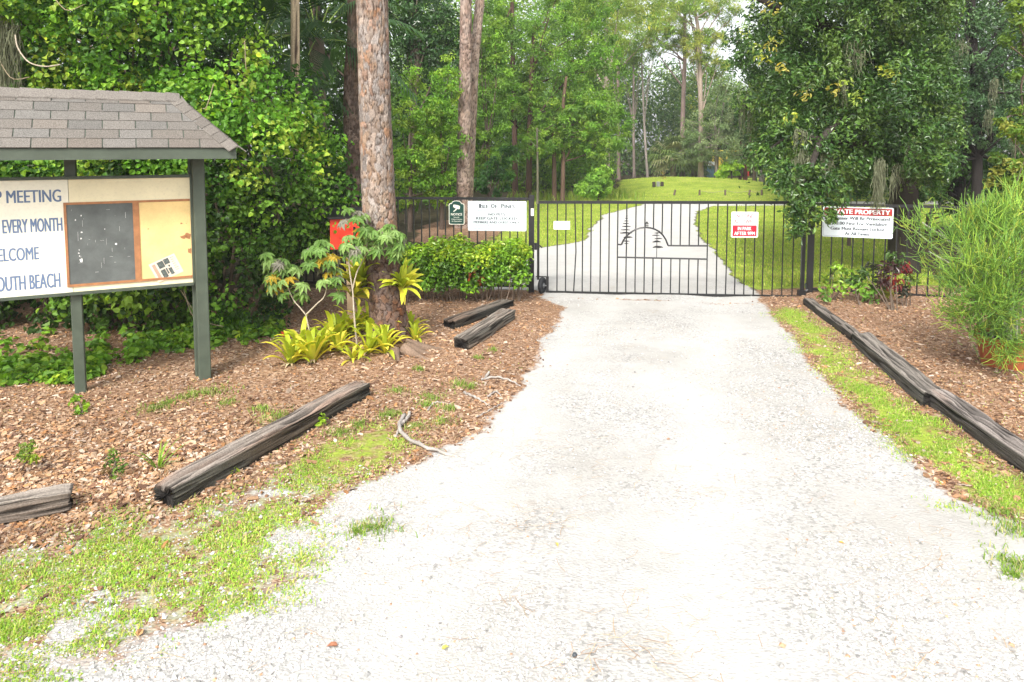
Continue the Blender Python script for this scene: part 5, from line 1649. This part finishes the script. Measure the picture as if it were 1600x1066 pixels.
# saw-toothed palm fronds in the gloom left of the crooked pine
def palm(name, label, base, top, fronds, seed, L, pal, fan=True, blades_n=16, trunk_r=.14, trunkc=(.20, .16, .12), bw=.04):
    r = np.random.default_rng(seed)
    o = empty(name, [base[0], base[1], float(base[2])]); tag(o, label, 'palm')
    m = MB(); m.tube(smooth_path([A_(base) - Z * .1, (A_(base) + top) / 2, top], 14), np.linspace(trunk_r * 1.15, trunk_r, 14), 10)
    V_ = np.vstack(m.V)
    npmesh('trunk', V_, [A_(f) for f in m.Fc.values()], M['bark'], o, A_(trunkc) * (.6 + .8 * vnoise(V_[:, 0] * 9, V_[:, 2] * 9, 1, 3)[:, None]), smooth=True)
    V, fs, C = [], [], []
    sm = MB()
    for q in range(fronds):
        a = q * 2.4 + r.normal() * .2; el = 1.25 - 1.75 * (q / fronds) + r.normal() * .1
        d = A_([math.cos(a) * math.cos(el), math.sin(a) * math.cos(el), math.sin(el)])
        s = unit(np.cross(d, Z + 1e-3)); nn = np.cross(s, d)
        c0 = A_(top) + d * L * .5; cb = A_(pal[r.integers(0, len(pal))]) * (.75 + .5 * r.random())
        sm.tube([A_(top), A_(top) + d * L * .25 + Z * .03, c0], .012, 4, (.2, .28, .07))
        for b_ in range(blades_n):
            t = (b_ / (blades_n - 1) - .5) * 2
            if fan:
                th = t * 1.9; dd = unit(d * math.cos(th) + s * math.sin(th)); st_ = c0; ll = L * .55 * (1 - .25 * abs(t))
            else:
                st_ = A_(top) + d * L * (.3 + .7 * abs(t)) - Z * (.35 * L * t * t); dd = unit(d * .6 + s * np.sign(t) * .8 - Z * .25); ll = L * .34 * (1.1 - .7 * abs(t))
            e = st_ + dd * ll; e = e - Z * ll * (.25 + .35 * r.random()); mm = st_ + dd * ll * .55 + nn * .02
            w_ = unit(np.cross(dd, nn)) * bw * .5; n0 = len(V)
            V += [st_ - w_ * .4, st_ + w_ * .4, mm + w_, mm - w_, e]; C += [cb * (.8 + .4 * r.random())] * 5; fs.append(n0)
    b = A_(fs)[:, None]
    npmesh('fronds', A_(V), [b + A_([[0, 1, 2, 3]]), b + A_([[3, 2, 4]])], M['leaf'], o, A_(C))
    sm.build('leaf_stalks', M['bark'], o)
    return o


b_ = P(495, 60, 13.6)
palm('palm', 'dark feather leaved palm in the shade between the pole and the crooked pine', [b_[0], b_[1], 0], b_, 16, 701, 2.1, [(.035, .085, .025), (.05, .11, .035), (.028, .065, .02)], fan=False, blades_n=46, bw=.045)
b_ = P(405, 75, 13.2)
palm('palm', 'dark feather leaved palm just left of the wooden pole', [b_[0], b_[1], 0], b_, 14, 702, 1.8, [(.04, .09, .03), (.03, .07, .022)], fan=False, blades_n=40, bw=.045)

# ---------------------------------------------------------------- right side: overhanging oak and its neighbours
r = np.random.default_rng(601)
OAK = [(.045, .105, .020), (.06, .135, .024), (.032, .08, .017), (.085, .17, .03), (.11, .19, .035)]
ok = empty('live_oak', [7.0, 13.4, 0]); tag(ok, 'big dark leaved oak overhanging the right end of the gate, hung with moss', 'tree')
m = MB()
ob = P(1415, 360, 13.4); ob[2] = -.1
oj = P(1405, 150, 13.4)
m.tube(smooth_path([ob, P(1412, 300, 13.4), oj], 16), np.linspace(.30, .2, 16), 12)
m.tube(smooth_path([oj, P(1330, 60, 13), P(1230, 20, 12.6), P(1170, -10, 12.3)], 18), np.linspace(.15, .03, 18), 8)
m.tube(smooth_path([oj, P(1390, -60, 13.4), P(1350, -260, 13.4)], 14), np.linspace(.18, .06, 14), 8)
m.tube(smooth_path([P(1410, 210, 13.4), P(1350, 180, 12.4), P(1290, 210, 11.6), P(1262, 280, 10.9), P(1245, 330, 10.6)], 18), np.linspace(.11, .012, 18), 8)
m.tube(smooth_path([P(1410, 230, 13.4), P(1340, 225, 12.2), P(1240, 215, 11.8), P(1195, 240, 11.8)], 18), np.linspace(.09, .012, 18), 8)
V = np.vstack(m.V); npmesh('trunk', V, [A_(f) for f in m.Fc.values()], M['bark'], ok, A_((.045, .038, .032)) * (.6 + .8 * fbm(V[:, 0] * 7, V[:, 2] * 3, 1.5, 3)[:, None]), smooth=True)
OP = [(1150, -300), (1500, -300), (1500, 260), (1470, 300), (1400, 300), (1300, 290), (1255, 300), (1225, 290), (1205, 285), (1190, 265), (1178, 240), (1175, 205), (1160, 185), (1150, 160), (1140, 130), (1143, 95), (1135, 60), (1150, 30), (1185, 10), (1195, -20), (1150, -60)]
n = 2300
px, py = r.uniform(1120, 1500, n), r.uniform(-280, 310, n)
sd = sdist(OP, px, py); k = sd > 4
px, py, sd = px[k], py[k], sd[k]
hole = vnoise(px / 40., py / 40., 1., 9) < .16
px, py, sd = px[~hole], py[~hole], sd[~hole]
Yo = 11.4 + 2.6 * r.random(len(px)) ** .8 + 1.1 * (vnoise(px / 70., py / 70., 1., 4) - .5) + .8 * np.exp(-sd / 25)
lv = Leaves('gloss')
lv.clumps(A_([P(a, b, c) for a, b, c in zip(px, py, Yo)]), .16 + .13 * r.random(len(px)), 54, .085, .42, OAK, r, six=True, up=.55, droop=.45, shell=.25, jit=.6)
# a few sprays of young yellowish leaves
yp = [(1205, 75), (1195, 95), (1182, 78), (1205, 10), (1215, 60), (1300, 140), (1330, 150), (1345, 150), (1320, 125), (1255, 145), (1250, 215), (1222, 105), (1395, 120), (1380, 110), (1235, 180)]
lv.clumps(A_([P(a, b, 11.3) for a, b in yp]), np.full(len(yp), .12), 16, .085, .42, [(.30, .34, .04), (.36, .33, .06), (.24, .33, .05)], r, six=True, up=.6)
# the hanging spray in front of the private property sign
hp = []
for q in range(105):
    t = r.random()
    x = np.interp(t, [0, .35, .6, 1], [1262, 1262, 1254, 1250]) + r.normal() * np.interp(t, [0, .4, .8, 1], [24, 19, 13, 7])
    hp.append(P(x, 255 + 112 * t, 10.55 + .25 * r.random()))
for q in range(45):
    hp.append(P(r.uniform(1262, 1325), r.uniform(285, 322) - abs(r.normal()) * 8, 10.6 + .2 * r.random()))
for q in range(12): hp.append(P(1298 + r.normal() * 7, 328 + 14 * r.random() , 10.7))
for q in range(50): hp.append(P(1226 + r.normal() * 9, 255 + 42 * r.random(), 11.2))
for q in range(40): hp.append(P(1190 + r.normal() * 14, 225 + 40 * r.random(), 11.6))
lv.clumps(A_(hp), np.full(len(hp), .085), 11, .085, .42, OAK, r, six=True, up=.5, droop=.7, shell=.1, jit=.6)
lv.build('crown', ok)


def moss_strands(o, spots, r, name='hanging_moss'):
    for px, py, ln, wd, Y, cnt in spots:
        V, fs, C = [], [], []
        top = P(px, py, Y)
        for q in range(cnt):
            p = top + A_([r.normal() * wd, r.normal() * wd * .7, -abs(r.normal()) * ln * .25]); L = ln * (.35 + .65 * r.random()); c = A_([.13, .14, .085]) * (.6 + .8 * r.random()); seg = 7; n0 = len(V)
            for g in range(seg + 1):
                w_ = .0055 * (1 - .6 * g / seg)
                V += [p + A_([w_, 0, 0]), p - A_([w_, r.normal() * .004, 0])]; C += [c, c]
                p = p + A_([r.normal() * .014, r.normal() * .014, -L / seg])
            fs += [[n0 + g * 2, n0 + g * 2 + 1, n0 + g * 2 + 3, n0 + g * 2 + 2] for g in range(seg)]
        npmesh(name, A_(V), [A_(fs)], M['moss'], o, A_(C))


moss_strands(ok, [(1376, 245, .75, .045, 11.0, 60), (1372, 262, .6, .03, 11.0, 40), (1240, 245, .5, .04, 11.2, 24), (1252, 230, .6, .06, 11.3, 30), (1262, 240, .5, .05, 11.3, 20), (1290, 235, .45, .05, 11.4, 40), (1335, 60, .5, .08, 11.5, 26), (1345, 75, .45, .07, 11.6, 20), (1318, 120, .4, .07, 11.6, 18), (1395, 265, .5, .02, 11.6, 14), (1402, 255, .4, .05, 12, 30), (1250, 200, .3, .06, 11.2, 36), (1165, 140, .7, .06, 12.4, 40), (1425, 215, .5, .06, 12.0, 40), (1450, 235, .5, .07, 12.2, 40)], r)
gB = 'trees of the dark wood right of the gate'
RB = [(.05, .11, .04), (.07, .145, .055), (.038, .085, .03), (.09, .17, .06)]
t1 = tree('evergreen_oak', 'fine leaved bluish green tree at the upper right, behind the big oak', None, [(1525, 350), (1527, 240), (1520, 60), (1515, -60)], 16.5, .13, [(1490, 60, 90, 110), (1560, 30, 70, 110), (1500, 170, 65, 60), (1440, 110, 60, 80), (1540, 150, 55, 60), (1470, 230, 45, 40), (1525, 150, 40, 90, 16), (1570, 200, 45, 60, 16.2)], .10, .42, RB, 611, per=60, bark=(.03, .026, .024), group=gB, mat='gloss', depthf=.5)
moss_strands(t1, [(1555, 120, .6, .05, 15.6, 34), (1545, 170, .5, .06, 15.6, 30), (1480, 200, .7, .08, 15.4, 44), (1470, 225, .6, .06, 15.4, 40), (1425, 225, .6, .06, 15.4, 40), (1590, 190, .7, .06, 15, 40), (1500, 60, .5, .1, 15.2, 40)], r)
tree('evergreen_oak', 'yellowish green young tree filling the upper right corner', None, [(1640, 330), (1620, 200), (1600, 60)], 13, .09, [(1590, 40, 45, 55), (1620, 120, 50, 60), (1600, 200, 36, 50)], .095, .5, [(.12, .21, .03), (.17, .26, .03), (.09, .16, .025), (.22, .27, .04)], 612, per=46, group=gB, depthf=.5)
tree('evergreen_oak', 'shaded tree on a dark trunk just left of the moss curtain, behind the fence', None, [(1500, 372), (1500, 260), (1495, 120)], 18, .16, [(1400, 235, 70, 45), (1480, 260, 60, 40), (1330, 250, 60, 40), (1560, 260, 50, 45)], .12, .45, DARK, 613, per=46, bark=(.035, .03, .028), group=gB, depthf=.6)
tree('evergreen_oak', 'dark tree with its trunk just right of the private property sign', None, [(1405, 352), (1405, 280), (1400, 100)], 21.5, .27, [(1390, 190, 80, 60), (1300, 200, 60, 50), (1360, 90, 90, 80)], .14, .45, DARK, 614, per=42, bark=(.03, .026, .024), group=gB)
tree('understory_shrub', 'low dark shrubs under the oaks behind the right fence', None, None, 19, .05, [(1450, 315, 55, 25), (1560, 310, 60, 40)], .11, .5, DARK + MIDG[:1], 615, per=46, group=gB, cat='shrub')
tree('understory_shrub', 'medium green leafy shrub behind the fence above the private property sign', None, None, 17, .05, [(1330, 285, 60, 25), (1300, 262, 40, 25)], .11, .45, [(.05, .13, .03), (.08, .18, .035), (.035, .09, .02)], 616, per=46, group=gB, cat='shrub')
tree('vine_shrub', 'yellow green vine tangle at the right edge behind the pencil shrub', None, None, 11.8, .05, [(1580, 250, 32, 55), (1610, 190, 40, 60), (1570, 290, 40, 25)], .08, .6, [(.14, .25, .03), (.20, .30, .03), (.09, .17, .025), (.26, .28, .05)], 617, per=44, cat='shrub', sixl=True, depthf=.5)

# ---------------------------------------------------------------- across the lawn: pines, palm, bushes
tree('round_bush', 'bright light green round bush at the left foot of the mound', None, None, 30.3, .05, [(935, 288, 25, 20), (940, 272, 14, 12), (915, 296, 16, 12)], .16, .5, [(.20, .38, .05), (.26, .44, .06), (.15, .30, .04)], 621, per=60, cat='bush', depthf=.9, dens=3.2)
gC = 'tall pines beyond the lawn'
for q, (lab, tp, Y, r0, cr_, bk) in enumerate([
    ('thick pale pine trunk rising behind the bright round bush', [(949, 292), (948, 200), (947, 100), (946, -20)], 44, .19, [(940, 10, 70, 45), (985, -30, 60, 50)], (.36, .29, .24)),
    ('brown pine just right of the thick pale trunk behind the bush', [(967, 282), (966, 200), (965, 60)], 52, .15, [(985, 50, 50, 32)], (.24, .18, .15)),
    ('straight thin pine left of the leaning one, behind the mound', [(991, 280), (990, 200), (990, 60)], 55, .12, [(1000, 75, 42, 26), (975, 90, 30, 20)], (.26, .21, .18)),
    ('leaning thin pale pine behind the left slope of the mound', [(1012, 281), (1007, 200), (1002, 80)], 56, .11, [(1015, 25, 55, 30)], (.36, .31, .27)),
    ('dark double pine trunk above the palm on the mound', [(1066, 275), (1067, 180), (1070, 90), (1070, 20)], 52, .20, [(1060, 15, 50, 32), (1040, 60, 36, 22), (1072, 68, 24, 16)], (.22, .16, .14)),
    ('tall bare pine right of the palm, its crown split by sky', [(1095, 278), (1095, 180), (1092, 60), (1085, 15)], 48, .19, [(1095, 75, 32, 26), (1075, -5, 50, 28), (1115, 60, 26, 18), (1128, 15, 34, 26), (1118, 105, 24, 18)], (.33, .26, .21))]):
    tree('pine_tree', lab, None, tp, Y, r0, cr_, .36, .10, YPINE if q not in (2,) else YPINE[:1] + FERN, 630 + q, per=46, group=gC, bark=bk, mat='needle', up=.2, droop=.3, cr=.22, dens=1.1, limbs=4, squash=.5, depthf=.9, tr_k=12)
tree('pale_tree', 'pale grey green wispy tree right of the palm, behind the mound', None, [(1120, 282), (1118, 200)], 47, .12, [(1110, 205, 46, 40), (1140, 235, 45, 26), (1135, 160, 36, 40), (1075, 235, 30, 20)], .22, .3, PALE, 641, per=54, bark=(.2, .17, .14))
tree('maple_tree', 'small bright yellow green tree among dark trunks right of the mound', None, [(1143, 290), (1143, 262)], 46, .06, [(1141, 264, 22, 12), (1130, 272, 12, 7)], .2, .6, [(.26, .46, .03), (.32, .50, .04)], 642, per=46, bark=(.06, .05, .045), limbs=4)
b_ = P(1052, 284, 50); b_[2] = .2
palm('cabbage_palm', 'shaggy cabbage palm standing on the far side of the mound', b_, P(1052, 245, 50), 40, 703, 2.0, [(.15, .22, .06), (.20, .27, .08), (.11, .17, .05), (.26, .27, .13)], True, 15, .2, bw=.11)
b_ = P(1085, 283, 51); b_[2] = .2
palm('cabbage_palm', 'smaller cabbage palm at the right of the shaggy one', b_, P(1083, 258, 51), 28, 704, 1.6, [(.14, .21, .06), (.19, .26, .09), (.10, .16, .05)], True, 14, .18, bw=.11)
gD = 'dark bare trunks among the playground'
for q, (x, by, ty, Y, r0, c_) in enumerate([(1119, 281, 205, 50, .16, (.10, .075, .06)), (1131, 284, 215, 50, .10, (.09, .07, .06)), (1156, 288, 220, 49, .12, (.10, .06, .05)), (1164, 289, 225, 48, .16, (.16, .07, .06)), (1178, 291, 215, 47, .12, (.12, .09, .07)), (1190, 294, 220, 45, .20, (.10, .09, .08)), (1238, 300, 220, 39, .22, (.26, .24, .20))]):
    labs = ['dark trunk beside the blue slide tower', 'thin dark trunk left of the small yellow green tree', 'dark trunk just right of the small yellow green tree', 'reddish dark trunk against the yellow play frame', 'brown trunk left of the thick grey black one', 'thick grey black trunk at the right foot of the mound', 'pale mossy trunk right of the orange canopy']
    tree('dark_tree', labs[q], None, [(x, by), (x + 1, (by + ty) / 2), (x, ty)], Y, r0, [(x + (q % 3 - 1) * 8, 195 - 6 * (q % 2), 34, 30)], .2, .4, [(.07, .15, .035), (.10, .19, .045), (.05, .12, .03)], 650 + q, per=46, bark=c_, group=gD, limbs=4)
# reeds along the wood edge
r = np.random.default_rng(611)
x, y = [], []
for px, py, s in [(835, 305, .5), (850, 306, .6), (895, 306, .7), (905, 303, .6), (965, 305, .5), (958, 300, .4), (880, 307, .5), (818, 306, .4)]:
    p = on(px, py + 6); q = r.normal(size=(110, 2)) * s; x.append(p[0] + q[:, 0]); y.append(p[1] + q[:, 1])
blades('tall_grass', np.concatenate(x), np.concatenate(y), .42, .03, [(.22, .32, .05), (.30, .36, .07), (.16, .26, .04)], 'tall grass along the edge of the wood beside the lawn', .7, cat='tall grass')

# the far wood, seen only as a mass of green behind everything
r = np.random.default_rng(660)
lv = Leaves('leaf')
def farwood(n, x0, x1, y0, y1, Y0, Y1, pal, rad, per, L):
    px, py, Yq = r.uniform(x0, x1, n), r.uniform(y0, y1, n), r.uniform(Y0, Y1, n)
    keep = ~((px > 985) & (px < 1170) & (py < 175) & (vnoise(px / 26., py / 26., 1., 8) < np.interp(py, [0, 100, 175], [.70, .62, .2])))
    c = A_([P(a, b, d) for a, b, d in zip(px[keep], py[keep], Yq[keep])]); c = c[c[:, 2] > .1]
    lv.clumps(c, np.full(len(c), rad) * (.6 + .8 * r.random(len(c))), per, L, .45, pal, r, up=.4)
farwood(1300, 560, 1260, 110, 285, 58, 72, [(.11, .21, .065), (.16, .27, .08), (.085, .17, .055), (.21, .31, .09)], 1.5, 60, .36)
farwood(620, 600, 985, -60, 140, 58, 72, FERN + YPINE[:2], 1.7, 54, .36)
farwood(100, 985, 1180, -60, 120, 60, 74, YPINE + FERN, 1.1, 44, .30)
farwood(80, 990, 1170, -50, 85, 44, 54, YPINE, .9, 40, .30)
farwood(80, 1080, 1180, -40, 160, 50, 60, YPINE + PALE, .8, 44, .28)
farwood(700, 590, 950, 150, 306, 37, 46, MIDG + FERN[:2] + DARK[3:], 1.0, 56, .25)
farwood(1100, -200, 700, -120, 330, 24, 34, DARK + MIDG[2:3], 1.0, 52, .26)
farwood(1500, 1210, 1850, -140, 300, 27, 40, DARK + RB[:2], 1.1, 50, .26)
farwood(420, 1640, 2300, 40, 372, 14, 19, DARK + MIDG + RB, .55, 52, .13)
farwood(260, 1060, 1260, 150, 270, 56, 66, PALE + MIDG, 1.2, 54, .30)
tag(npmesh('far_wood', np.vstack(lv.V), [np.concatenate(v) for v in lv.F.values()], M['leaf'], None, np.vstack(lv.C)), 'mass of far trees closing the view behind the lawn and mound', 'wood', kind='stuff')

# ---------------------------------------------------------------- small things on and behind the mound
def at(px, py, Y):
    p = P(px, py, Y); p[2] = float(zg(p[0], p[1])); return p


mk = on(1028, 301); mk = at(1028, 297, 38.3)
mo = empty('memorial_marker', mk); tag(mo, 'light plaque between two dark stumps on the front of the mound', 'marker')
for dx in (-.22, .22):
    MB().tube([mk + A_([dx, 0, -.1]), mk + A_([dx, 0, .12]), mk + A_([dx * 1.05, .02, .25])], [.10, .09, .085], 10, (.05, .04, .035)).build('stump', M['bark'], mo)
MB().box(mk, X_, Z, A_([0, -1, 0]), (-.09, .09), (-.03, .27), (.02, .06), bev=.02).build('plaque', M['steel'], mo)
gE = 'short posts along the front of the mound'
tops = []
for px, lean, lab in ((1053, .25, 'leaning short post at the left end of the rope line'), (1093, 0, 'second short post from the left on the rope line'), (1133, 0, 'middle short post of the rope line'), (1170, .2, 'tilted short post, fourth along the rope line'), (1190, 0, 'short post at the right end of the rope line')):
    p = at(px, 307, 35.0)
    h = .28
    t_ = p + A_([lean * h, 0, h])
    V, fs = tube([p - Z * .05, p + (t_ - p) * .5, t_], [.055, .05, .045], 9)
    tag(npmesh('short_post', V, [A_([f for f in fs if len(f) == 4]), A_([f for f in fs if len(f) == 9])], M['bark'], None, np.tile(A_([.13, .10, .08]), (len(V), 1)), loc=p), lab, 'post', gE)
    tops.append(t_ - Z * .05)
m = MB()
for a, b in zip(tops[1:-1], tops[2:]): m.tube(smooth_path([a, (a + b) / 2 - Z * .08, b], 9), .010, 5)
tag(m.build('rope', M['rope'], None, loc=tops[1]), 'thin sagging rope strung between the short posts by the mound', 'rope')
sp0 = at(1036, 283, 41.5)
m = MB(); m.tube([sp0, sp0 + Z * .25, sp0 + A_([.02, 0, .5])], .012, 5, (.25, .15, .1)); 
so_ = empty('sapling', sp0); tag(so_, 'tiny reddish leaved sapling on the crest of the mound', 'sapling')
m.build('stem', M['bark'], so_)
lv = Leaves(); lv.clumps([sp0 + Z * .35, sp0 + Z * .12, sp0 + A_([.12, 0, .05])], [.12, .14, .12], 16, .09, .5, [(.45, .20, .06), (.50, .28, .07), (.32, .26, .06)], np.random.default_rng(5)); lv.build('leaves', so_)
# playground glimpsed between the trunks
bt = at(1112, 283, 54); tw_ = empty('slide_tower', bt); tag(tw_, 'blue and white play tower glimpsed between trunks right of the palm', 'play tower')
MB().box(bt, X_, Z, A_([0, -1, 0]), (-.32, .32), (.1, 1.0), (-.3, .3), bev=.05).build('body', M['sky'], tw_)
MB().prism(bt, X_, Z, A_([0, -1, 0]), [(-.36, 1.0), (.36, 1.0), (.2, 1.28), (-.2, 1.28)], (-.36, .36)).build('roof', M['white'], tw_)
bt = at(1160, 290, 56); pf = empty('play_frame', bt); tag(pf, 'yellow play frame with a red panel behind the dark trunks', 'play frame')
for dx in (-2.4, -1.3, -.2, .9, 2.0):
    MB().tube([bt + A_([dx, 0, -.1]), bt + A_([dx, 0, 2.1])], .06, 8).build('post', M['yellow'], pf)
MB().tube([bt + A_([-2.4, 0, 2.1]), bt + A_([2.0, 0, 2.1])], .06, 8).build('beam', M['yellow'], pf)
MB().box(bt, X_, Z, A_([0, -1, 0]), (-2.3, -1.4), (.2, 1.6), (-.03, .03)).build('yellow_panel', M['yellow'], pf)
MB().box(bt, X_, Z, A_([0, -1, 0]), (.1, .5), (.1, .7), (-.03, .03)).build('red_panel', M['dred'], pf)
ct = at(1222, 296, 46); cn = empty('shade_canopy', ct); tag(cn, 'orange peaked canopy glimpsed through the hanging oak leaves', 'canopy')
hw, hh = 1.25, 1.05
c4 = [ct + A_([sx * hw, sy * hw, hh]) for sx, sy in ((-1, -1), (1, -1), (1, 1), (-1, 1))]
apx = ct + Z * (hh + .75)
MB().add(c4 + [apx] + [c - Z * .18 for c in c4], [[0, 1, 4], [1, 2, 4], [2, 3, 4], [3, 0, 4], [0, 5, 6, 1], [1, 6, 7, 2], [2, 7, 8, 3], [3, 8, 5, 0]]).build('canopy_cloth', M['orange'], cn)
for c in c4: MB().tube([c - Z * (hh + .1), c - Z * .02], .035, 8).build('pole', M['steel'], cn)
bt = at(1236, 303, 44); bn = empty('bench', bt); tag(bn, 'pale low bench beneath the orange canopy', 'bench')
MB().box(bt, X_, A_([0, 1., 0]), Z, (-.8, .8), (-.2, .2), (.40, .46)).build('seat', M['white'], bn)
for dx in (-.6, .6): MB().box(bt, X_, A_([0, 1., 0]), Z, (dx - .05, dx + .05), (-.16, .16), (-.05, .40)).build('leg', M['white'], bn)
# moss hung trunk at the far left edge
to = plain_pine('moss_hung_tree', 'grey mossy trunk at the upper left edge of the photo', [P(2, 420, 10.2) * A_([1, 1, 0]), P(0, 250, 10), P(2, 100, 9.2), P(-4, -100, 9.0)], [.12, .10, .09, .08], 90, 24, .06, .1, .008, 52, [(.25, .22, .17), (.30, .27, .21), (.2, .18, .14)])
moss_strands(to, [(10, 25, .9, .07, 8.6, 90), (2, 40, .8, .06, 8.6, 70), (16, 30, .5, .05, 8.5, 30)], np.random.default_rng(8))

# ---------------------------------------------------------------- a little humid air
hm = bpy.data.materials.new("humid_air"); hm.use_nodes = True
t = hm.node_tree; t.nodes.clear()
pv = t.nodes.new("ShaderNodeVolumePrincipled"); ho = t.nodes.new("ShaderNodeOutputMaterial")
pv.inputs['Color'].default_value = (.95, .97, 1.0, 1); pv.inputs['Density'].default_value = 0.0009
t.links.new(pv.outputs[0], ho.inputs['Volume'])
hb = MB().box([0, 0, 0], X_, A_([0, 1., 0]), Z, (-420, 420), (-320, 620), (-1.2, 30)).build('haze', hm, None, loc=[0, 0, 0])
tag(hb, 'thin pale humid air over the whole place', 'haze', kind='stuff')
